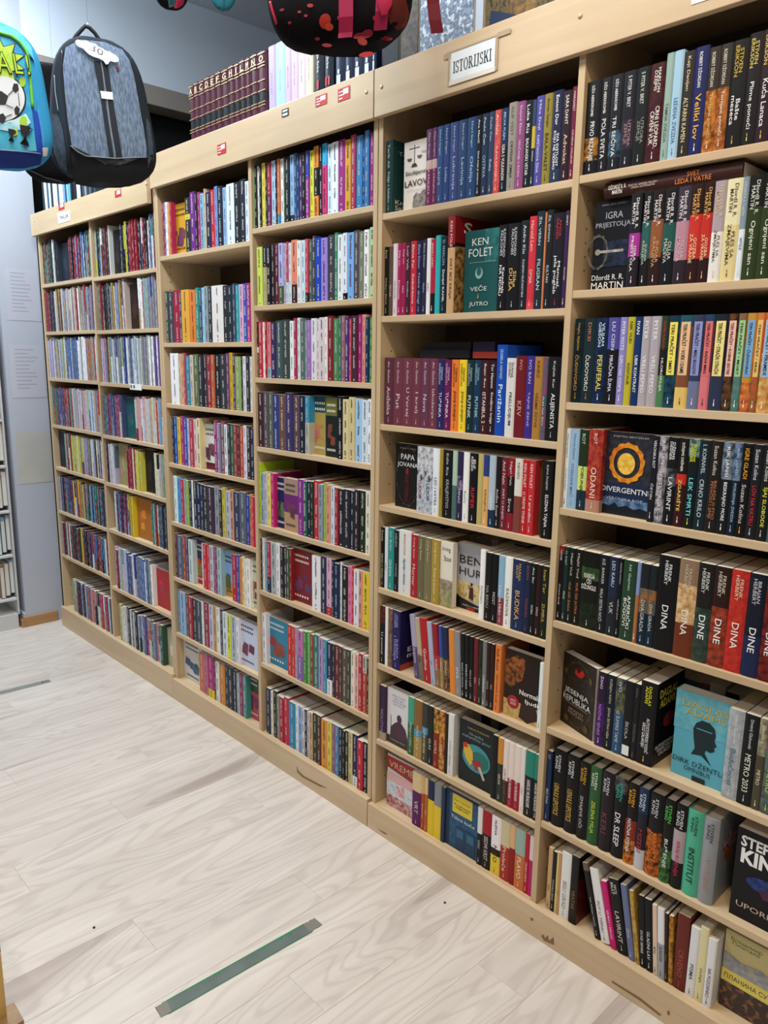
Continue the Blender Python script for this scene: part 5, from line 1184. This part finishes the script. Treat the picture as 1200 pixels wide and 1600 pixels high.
# ------------------------------------------------------------------ bags hanging over the aisle
class Bag:
    def __init__(s, name, px, py, depth, H, W, D, label, cat='backpack', turn=0.0, lean=0.0, taper=.10, n=3.0, pt=4.0, col='262b33', rough=.75, lump=0.0, flat_bottom=.02):
        s.H, s.W, s.D, s.n, s.pt, s.taper, s.fb = H, W, D, n, pt, taper, flat_bottom
        base = at_depth(px, py, depth)
        to = CAM - base; th = math.atan2(to.x, -to.y) + turn
        s.root = empty(name, base); s.root.rotation_mode = 'QUATERNION'
        q = Matrix.Rotation(th, 4, 'Z') @ Matrix.Rotation(lean, 4, 'Y')
        s.root.rotation_quaternion = q.to_quaternion()
        s.M = Matrix.Translation(base) @ q; s.Mi = s.M.inverted()
        tag(s.root, label, cat, 'bags hanging over the aisle')
        NT, NU = 28, 32; vs, fs = [], []
        for i in range(NT + 1):
            t = i / NT; w_, d_ = s.w(t), s.d(t)
            for k in range(NU):
                a = 2 * math.pi * k / NU; c_, s_ = math.cos(a), math.sin(a)
                x = w_ * math.copysign(abs(c_) ** (2 / n), c_); y = d_ * math.copysign(abs(s_) ** (2 / n), s_)
                z = t * H + lump * math.sin(a * 3 + 1) * (1 - t) * .5
                vs.append((x, y, z))
        for i in range(NT):
            for k in range(NU):
                k2 = (k + 1) % NU; fs.append((i * NU + k, i * NU + k2, (i + 1) * NU + k2, (i + 1) * NU + k))
        fs.append(tuple(range(NU - 1, -1, -1))); fs.append(tuple(NT * NU + k for k in range(NU)))
        mesh('body', vs, fs, mat(col, .92, 'fabric', bump=.35, scale=60, spec=.12), parent=s.root, smooth=True)
    def sh(s, t, p):
        e = min(max(t, 0.0), 1.0); f = s.fb + (1 - 2 * s.fb) * e
        return max(1 - abs(2 * f - 1) ** p, 0) ** (1 / 2.2)
    def w(s, t): return s.W / 2 * s.sh(t, s.pt) * (1 - s.taper * t)
    def d(s, t): return s.D / 2 * s.sh(t, s.pt * 1.5) * (1 - .25 * t)
    def y(s, x, z):
        t = min(max(z / s.H, .01), .99); u = min(abs(x) / max(s.w(t), 1e-4), .97)
        return -s.d(t) * (1 - u ** s.n) ** (1 / s.n)
    def L(s, px, py):
        o = s.Mi @ CAM; d = (s.Mi.to_3x3() @ ray(px, py)); k = (-s.D * .44 - o.y) / d.y
        q = o + d * k; return q.x, q.z
    def poly(s, name, pts, m, off=.002, parent=None):
        """photo outline laid on the bag's front, as a fan of fine strips that follow the surface"""
        P = [s.L(*p) for p in pts]; cx = sum(p[0] for p in P) / len(P); cz = sum(p[1] for p in P) / len(P)
        vs = []; fs = []; R = 5
        for r in range(R + 1):
            for p in P:
                f = r / R; x = cx + (p[0] - cx) * f; z = cz + (p[1] - cz) * f; vs.append((x, s.y(x, z) - off, z))
        n = len(P)
        for r in range(R):
            for k in range(n):
                k2 = (k + 1) % n; fs.append((r * n + k, r * n + k2, (r + 1) * n + k2, (r + 1) * n + k))
        return mesh(name, vs, fs, m, parent=parent or s.root, smooth=True)
    def line(s, name, pts, r, m, off=.002, parent=None):
        P = [];
        for a, b in zip(pts, pts[1:]):
            for k in range(6):
                f = k / 6; P.append(s.L(a[0] + (b[0] - a[0]) * f, a[1] + (b[1] - a[1]) * f))
        P.append(s.L(*pts[-1]))
        return tube(name, [(x, s.y(x, z) - off, z) for x, z in P], r, m, parent=parent or s.root, seg=6)
    def hang(s, px, py, depth=None):
        x, z = s.L(px, py); a = s.M @ Vector((x, 0, z))
        tube('hanging_line', [tuple(s.Mi @ a), tuple(s.Mi @ Vector((a.x, a.y, 3.72)))], .0004, mat('b8c0c8', .2, 'nylon'), parent=s.root, seg=5)
def ell(cx, cy, rx, ry, n=18, rot=0.0):
    return [(cx + rx * math.cos(2 * math.pi * k / n) * math.cos(rot) - ry * math.sin(2 * math.pi * k / n) * math.sin(rot), cy + rx * math.cos(2 * math.pi * k / n) * math.sin(rot) + ry * math.sin(2 * math.pi * k / n) * math.cos(rot)) for k in range(n)]

# grey backpack
g = Bag('backpack', 167, 286, 2.25, .378, .322, .15, 'dark grey heathered backpack with a white price cloud hanging over the aisle', turn=.18, lean=-.03, taper=.30, n=3.2, pt=4.6, col='2a3038')
M_HEATH = mat('5a6a7e~7c8ea6', .85, 'heather', bump=.5, scale=140, stretch=(1.6, 1.6, .35))
M_DK = mat('1e222a', .7, 'webbing', bump=.3)
g.poly('front_panel', [(104, 70), (128, 58), (165, 62), (193, 74), (204, 92), (211, 118), (218, 160), (226, 205), (230, 238), (228, 245), (180, 248), (132, 245), (112, 228), (106, 190), (102, 145), (99, 100)], M_HEATH, .004)
g.poly('side_pocket', [(80, 172), (92, 178), (98, 200), (104, 240), (108, 266), (96, 258), (86, 235)], mat('3c4654~4a5664', .85, 'heather', bump=.5, scale=140), .004)
g.poly('side_pocket', [(230, 182), (236, 190), (241, 222), (242, 248), (232, 262), (229, 240)], mat('3a4656~4a5868', .85, 'heather', bump=.5, scale=140), .004)
g.poly('base_panel', [(108, 226), (130, 246), (180, 250), (229, 247), (241, 240), (240, 258), (225, 282), (190, 292), (150, 292), (122, 284), (110, 262)], mat('1a1d22', .6, 'coated', bump=.2), .005)
g.poly('webbing_band', [(146, 95), (158, 95), (172, 248), (170, 248)][:2] + [(163, 150), (170, 200), (177, 247), (170, 247), (163, 200), (156, 150)], M_DK, .0065)
g.poly('webbing_band', [(160, 95), (168, 95), (175, 150), (183, 200), (190, 247), (180, 247), (173, 200), (166, 150)], M_DK, .0065)
g.line('band_piping', [(157, 92), (166, 150), (172, 200), (180, 248)], .0009, mat('9aa4ae', .5, 'piping'), .007)
g.poly('logo_patch', [(156, 143), (175, 145), (176, 157), (158, 155)], mat('e4e8ec', .4, 'patch'), .009)
g.line('seam_piping', [(110, 228), (121, 238), (134, 245), (180, 249), (229, 246)], .0016, mat('7a838c', .5, 'piping'), .006)
g.line('seam_piping', [(87, 112), (88, 140), (92, 172)], .0013, mat('8a949e', .5, 'piping'), .004)
g.line('side_zip', [(99, 75), (97, 110), (101, 150), (106, 200), (112, 262)], .0022, mat('14171b', .5, 'zip'), .005)
g.line('side_zip', [(205, 86), (213, 120), (221, 165), (229, 205), (231, 240)], .0022, mat('14171b', .5, 'zip'), .005)
g.line('emblem', [(182, 104), (185, 108), (183, 110)], .0022, mat('a02c30', .4, 'emblem'), .007)
def loop(bag, name, pts, r, m, back=0.0):
    P = []
    for a in pts:
        x, z = bag.L(*a); P.append((x, back, z))
    return tube(name, P, r, m, parent=bag.root, seg=8)
loop(g, 'carry_handle', [(120, 50), (125, 42), (133, 33), (139, 27), (146, 30), (154, 38), (161, 48), (163, 54)], .0055, M_DK)
loop(g, 'carry_handle', [(126, 52), (140, 58), (158, 56)], .006, M_DK)
loop(g, 'hook', [(141, 31), (140, 26), (143, 24), (144, 20)], .0016, mat('d0d4d8', .25, 'hook_metal', metallic=.9))
loop(g, 'shoulder_strap_end', [(193, 66), (201, 69), (209, 78)], .004, M_DK); loop(g, 'shoulder_strap_end', [(205, 86), (210, 92), (214, 97)], .003, M_DK)
cloud = [(118, 63), (122, 60), (128, 63), (135, 62), (141, 66), (149, 68), (154, 73), (160, 76), (166, 80), (172, 81), (177, 85), (181, 87), (185, 92), (185, 97), (178, 98), (172, 96), (168, 101), (165, 102), (161, 96), (154, 92), (147, 90), (139, 86), (134, 81), (130, 76), (124, 73), (120, 70)]
tg = g.poly('price_tag', cloud, mat('f0f0f0', .5, 'card'), .013)
ax, az = g.L(151, 79); bx, bz = g.L(161, 84); dv = Vector((bx - ax, 0, bz - az)).normalized()
text('tag_lettering', '30', mat('7a7c80', .5, 'ink'), g.root, (ax, g.y(ax, az) - .0155, az), (dv.x, 0, dv.z), (-dv.z, 0, dv.x), .034, .017)
g.hang(143, 24)

# black bag behind the two
k = Bag('backpack', 84, 284, 2.85, .40, .25, .14, 'plain black backpack hanging behind the blue football one', turn=0, taper=.2, col='101116')
k.line('seam_piping', [(40, 262), (70, 276), (100, 284)], .003, mat('1c1e24', .6, 'piping'), .004)
loop(k, 'carry_handle', [(74, 128), (78, 116), (88, 116), (92, 128)], .005, M_DK); k.hang(83, 116)

# blue football backpack
b = Bag('backpack', -12, 260, 1.95, .335, .318, .13, 'bright blue school backpack printed with a football and GOAL! hanging over the aisle', turn=.10, lean=-.02, taper=.18, n=3.5, pt=5.0, col='3a9cd0')
BL = lambda c: mat(c, .6, 'fabric', bump=.15, scale=14)
b.poly('front_panel', [(-70, 80), (-55, 55), (-20, 45), (10, 47), (32, 58), (46, 78), (50, 110), (52, 160), (56, 200), (62, 236), (20, 236), (-40, 232), (-80, 228), (-78, 150)], BL('2c94d4~58c0e0~48b4d8'), .003)
b.poly('top_gusset', [(-40, 44), (-10, 37), (12, 38), (34, 48), (50, 70), (55, 95), (50, 84), (44, 70), (30, 56), (10, 47), (-20, 46)], BL('4cb4d8~88d8e0'), .005)
b.line('green_piping', [(-30, 50), (0, 50), (18, 55), (32, 65), (42, 80), (46, 100), (48, 130), (51, 168)], .0042, mat('6cc848', .5, 'piping'), .005)
b.poly('corner_panel', [(50, 168), (59, 176), (64, 205), (69, 238), (58, 238), (54, 205)], BL('1c48b4'), .006)
b.poly('base_panel', [(-80, 226), (-30, 232), (20, 236), (66, 238), (66, 254), (40, 261), (0, 262), (-50, 258)], BL('163484'), .006)
b.line('base_piping', [(-70, 230), (-20, 234), (20, 237), (64, 240)], .0013, mat('8890b0', .4, 'piping'), .008)
burst = []
for i in range(22):
    a = 2 * math.pi * i / 22; r = 1.0 if i % 2 else .68; burst.append((-8 + 47 * r * math.cos(a), 97 + 38 * r * math.sin(a)))
b.poly('starburst_print', [(-8 + (p[0] + 8) * 1.07, 97 + (p[1] - 97) * 1.07) for p in burst], mat('103050', .5, 'ink'), .0045); b.poly('starburst_print', burst, mat('a8d43c~c0e050', .5, 'ink'), .0056)
ax, az = b.L(6, 99); ex, ez = b.L(30, 101); dv = Vector((ex - ax, 0, ez - az)).normalized()
cxx, czz = b.L(-8, 98)
for s_, c_, of in ((1.02, '101820', .0085), (1.0, 'b8e040', .0105)):
    text('bag_lettering', 'GOAL!', mat(c_, .5, 'ink'), b.root, (cxx, b.y(cxx, czz) - of, czz), (dv.x, 0, dv.z), (-dv.z, 0, dv.x), .152 + (.006 if s_ > 1 else 0), .046 + (.006 if s_ > 1 else 0), bold=.03 if s_ > 1 else -.005, spacing=1.3)
b.poly('ball_print', ell(3, 155, 38, 38, 28), mat('14181c', .5, 'ink'), .0045); b.poly('ball_print', ell(3, 155, 35.5, 35.5, 28), mat('e4e8ec~d0d6dc', .5, 'ink', scale=8), .0058)
def pent(cx, cy, r, rot, sq=1.0): return [(cx + r * sq * math.cos(rot + 2 * math.pi * i / 5), cy + r * math.sin(rot + 2 * math.pi * i / 5)) for i in range(5)]
for cx, cy, r, rot, sq in ((1, 155, 12, -1.57, 1), (24, 138, 8, .4, .7), (26, 174, 8, -.3, .6), (-24, 137, 8, 0, .7), (-20, 177, 8, .3, .8), (2, 186, 8, 0, .9)):
    b.poly('ball_patch', pent(cx, cy, r, rot, sq), mat('1c2028', .5, 'ink'), .0072)
for q in ([(12, 150), (20, 142)], [(9, 165), (20, 170)], [(-8, 165), (-16, 172)], [(-10, 150), (-20, 142)], [(28, 146), (30, 166)], [(18, 180), (8, 184)]): b.line('ball_seam', q, .0008, mat('1c2028', .5, 'ink'), .0075)
b.poly('splash_print', [(-20, 186), (0, 192), (22, 188), (40, 178), (48, 192), (34, 204), (10, 206), (-10, 202)], BL('c8e8f0~58c0e0'), .0048)
b.poly('splash_print', ell(35, 128, 5, 8), mat('a8d43c', .5, 'ink'), .005); b.poly('splash_print', ell(36, 190, 6, 8), mat('a8d43c', .5, 'ink'), .0055); b.poly('splash_print', ell(22, 208, 5, 6), mat('c8d840', .5, 'ink'), .006)
for cx, cy, k_ in ((38, 213, 1.0), (17, 213, .62)):
    b.poly('trophy_print', [(cx + q[0] * k_, cy + q[1] * k_) for q in ((-8, -17), (9, -14), (7, -4), (3, 1), (2, 7), (6, 12), (7, 18), (-8, 13), (-4, 9), (-2, 6), (-2, 0), (-6, -5))], mat('14141c', .5, 'ink'), .0075)
    b.line('trophy_print', [(cx + 8 * k_, cy - 12 * k_), (cx + 12 * k_, cy - 9 * k_), (cx + 6 * k_, cy - 3 * k_)], .0012, mat('14141c', .5, 'ink'), .008)
b.poly('side_panel', [(57, 150), (62, 172), (70, 210), (75, 240), (70, 250), (66, 238), (61, 200)], BL('2c84c8~48a0d8'), .004)
b.poly('white_label', [(66, 231), (76, 230), (75, 242), (68, 244)], mat('e8e8e8', .4, 'patch'), .009)
loop(b, 'carry_handle', [(-24, 40), (-20, 20), (-4, 20), (0, 40)], .006, mat('163484', .6, 'webbing')); b.hang(-12, 20)

# black floral bag at the top
f = Bag('backpack', 538, 76, 1.9, .42, .37, .17, 'black bag with red and orange petals and pink straps hanging above the tall bookcases', turn=-.05, lean=-.09, taper=.1, n=3.5, pt=5, col='100c10', lump=.012)
for (cx, cy, rx, ry, ro, c) in ((508, 34, 9, 11, .3, 'a02420'), (514, 42, 7, 5, 0, 'b03c24'), (485, 11, 5, 3, 0, 'a02830'), (560, 52, 9, 4, -.2, '8e1c30'), (573, 49, 10, 5, -.3, '8a1a30'), (566, 60, 8, 6, .4, '9c2c2a'), (604, 49, 10, 3, 0, 'a82038'),
                                (572, 80, 12, 4, -.2, 'b82838'), (510, 66, 8, 3, .1, '8a2028'), (468, 20, 3, 2, 0, 'a03038'), (440, 14, 4, 2, 0, '8a2830'), (478, 26, 3, 2, 0, 'a83038'), (532, 30, 5, 4, .3, 'b02838'), (588, 30, 6, 4, .5, 'a82030'), (495, 56, 4, 2, 0, '902830'), (452, 34, 3, 2, 0, '902830')):
    f.poly('petal_print', ell(cx, cy, rx, ry, 12, ro), mat(c, .6, 'petal'), .004)
f.poly('side_panel', [(612, -5), (635, -5), (640, 14), (634, 32), (622, 38), (610, 34), (604, 15)], mat('5a1c14', .6, 'fabric'), .005)
def hanging_strap(bag, name, pts, wd, m, off=.012):
    """flat webbing strap falling in front of the bag, its path given along the photo"""
    vs, fs = [], []
    for i, (px, py) in enumerate(pts):
        x, z = bag.L(px, py); y = bag.y(max(-bag.W * .45, min(bag.W * .45, x)), max(.01, z)) - off
        for sx, sy in ((-1, 0), (1, 0), (1, .002), (-1, .002)): vs.append((x + sx * wd / 2, y + sy, z))
    n = len(pts)
    for i in range(n - 1):
        for q in range(4):
            q2 = (q + 1) % 4; fs.append((4 * i + q, 4 * i + q2, 4 * i + 4 + q2, 4 * i + 4 + q))
    fs.append((3, 2, 1, 0)); fs.append((4 * n - 4, 4 * n - 3, 4 * n - 2, 4 * n - 1))
    return mesh(name, vs, fs, m, parent=bag.root)
M_PK = mat('a01c4c', .6, 'pink_webbing', bump=.2); M_RED = mat('6a1020', .6, 'red_webbing', bump=.2)
hanging_strap(f, 'strap', [(540, -40), (541, 0), (541, 30), (540, 50), (539, 58)], .034, M_PK); hanging_strap(f, 'strap', [(598, -40), (598, 0), (597, 20), (594, 44)], .032, M_PK)
f.poly('strap_patch', [(590, -5), (614, -5), (612, 12), (604, 26), (596, 28), (590, 10)], mat('b01c48', .6, 'pink_webbing'), .018)
hanging_strap(f, 'strap', [(676, -40), (678, 0), (681, 24), (685, 43)], .030, M_RED)
f.line('edge_piping', [(420, -4), (424, 12), (430, 30)], .0035, mat('b02040', .5, 'piping'), .004)
f.hang(520, -160)
# two pouches whose lower ends reach into view
q = Bag('pouch', 268, 13, 2.1, .17, .10, .06, 'small dark pouch with pink and teal panels hanging from the ceiling', 'pouch', taper=.0, pt=3.2, col='14161a')
q.poly('side_panel', [(277, -8), (290, -8), (286, 4), (278, 10), (272, 11)], mat('b02850', .6, 'fabric'), .003); q.poly('side_panel', [(262, -4), (275, -6), (272, 8), (264, 10)], mat('2c5a64', .6, 'fabric'), .003); q.hang(268, -60)
q = Bag('pouch', 349, 18, 2.2, .15, .085, .03, 'teal pointed pouch hanging from the ceiling', 'pouch', taper=-.3, pt=1.6, n=2.2, col='2c6c7c', flat_bottom=.0)
q.poly('seam_panel', [(345, -8), (352, -8), (350, 12), (348, 14)], mat('245866', .6, 'fabric'), .002); q.hang(350, -60)

# ------------------------------------------------------------------ fit the lettering to its space
bpy.context.view_layer.update()
NEWNAMES, OLD = [], []
DG = bpy.context.evaluated_depsgraph_get()
for o, wd, ht in TEXTS:
    bb = o.bound_box
    bw = max(b[0] for b in bb) - min(b[0] for b in bb); bh = max(b[1] for b in bb) - min(b[1] for b in bb)
    if bw < 1e-5 or bh < 1e-5: continue
    sx, sy = wd / bw, ht / bh
    sy = min(sy, sx * 1.9); sx = min(sx, sy * 1.9)
    cx = (max(b[0] for b in bb) + min(b[0] for b in bb)) / 2; cyy = (max(b[1] for b in bb) + min(b[1] for b in bb)) / 2
    me = bpy.data.meshes.new_from_object(o.evaluated_get(DG))
    me.transform(Matrix.Diagonal((sx, sy, 1, 1)) @ Matrix.Translation((-cx, -cyy, 0)))
    n = bpy.data.objects.new('lettering_mesh', me); COL.objects.link(n)
    n.parent = o.parent; n.matrix_local = o.matrix_local.copy()
    NEWNAMES.append((n, o.name.split('.')[0])); OLD.append(o)
for o in OLD:
    cu = o.data; bpy.data.objects.remove(o); bpy.data.curves.remove(cu)
for n, nm in NEWNAMES: n.name = nm; n.data.name = nm
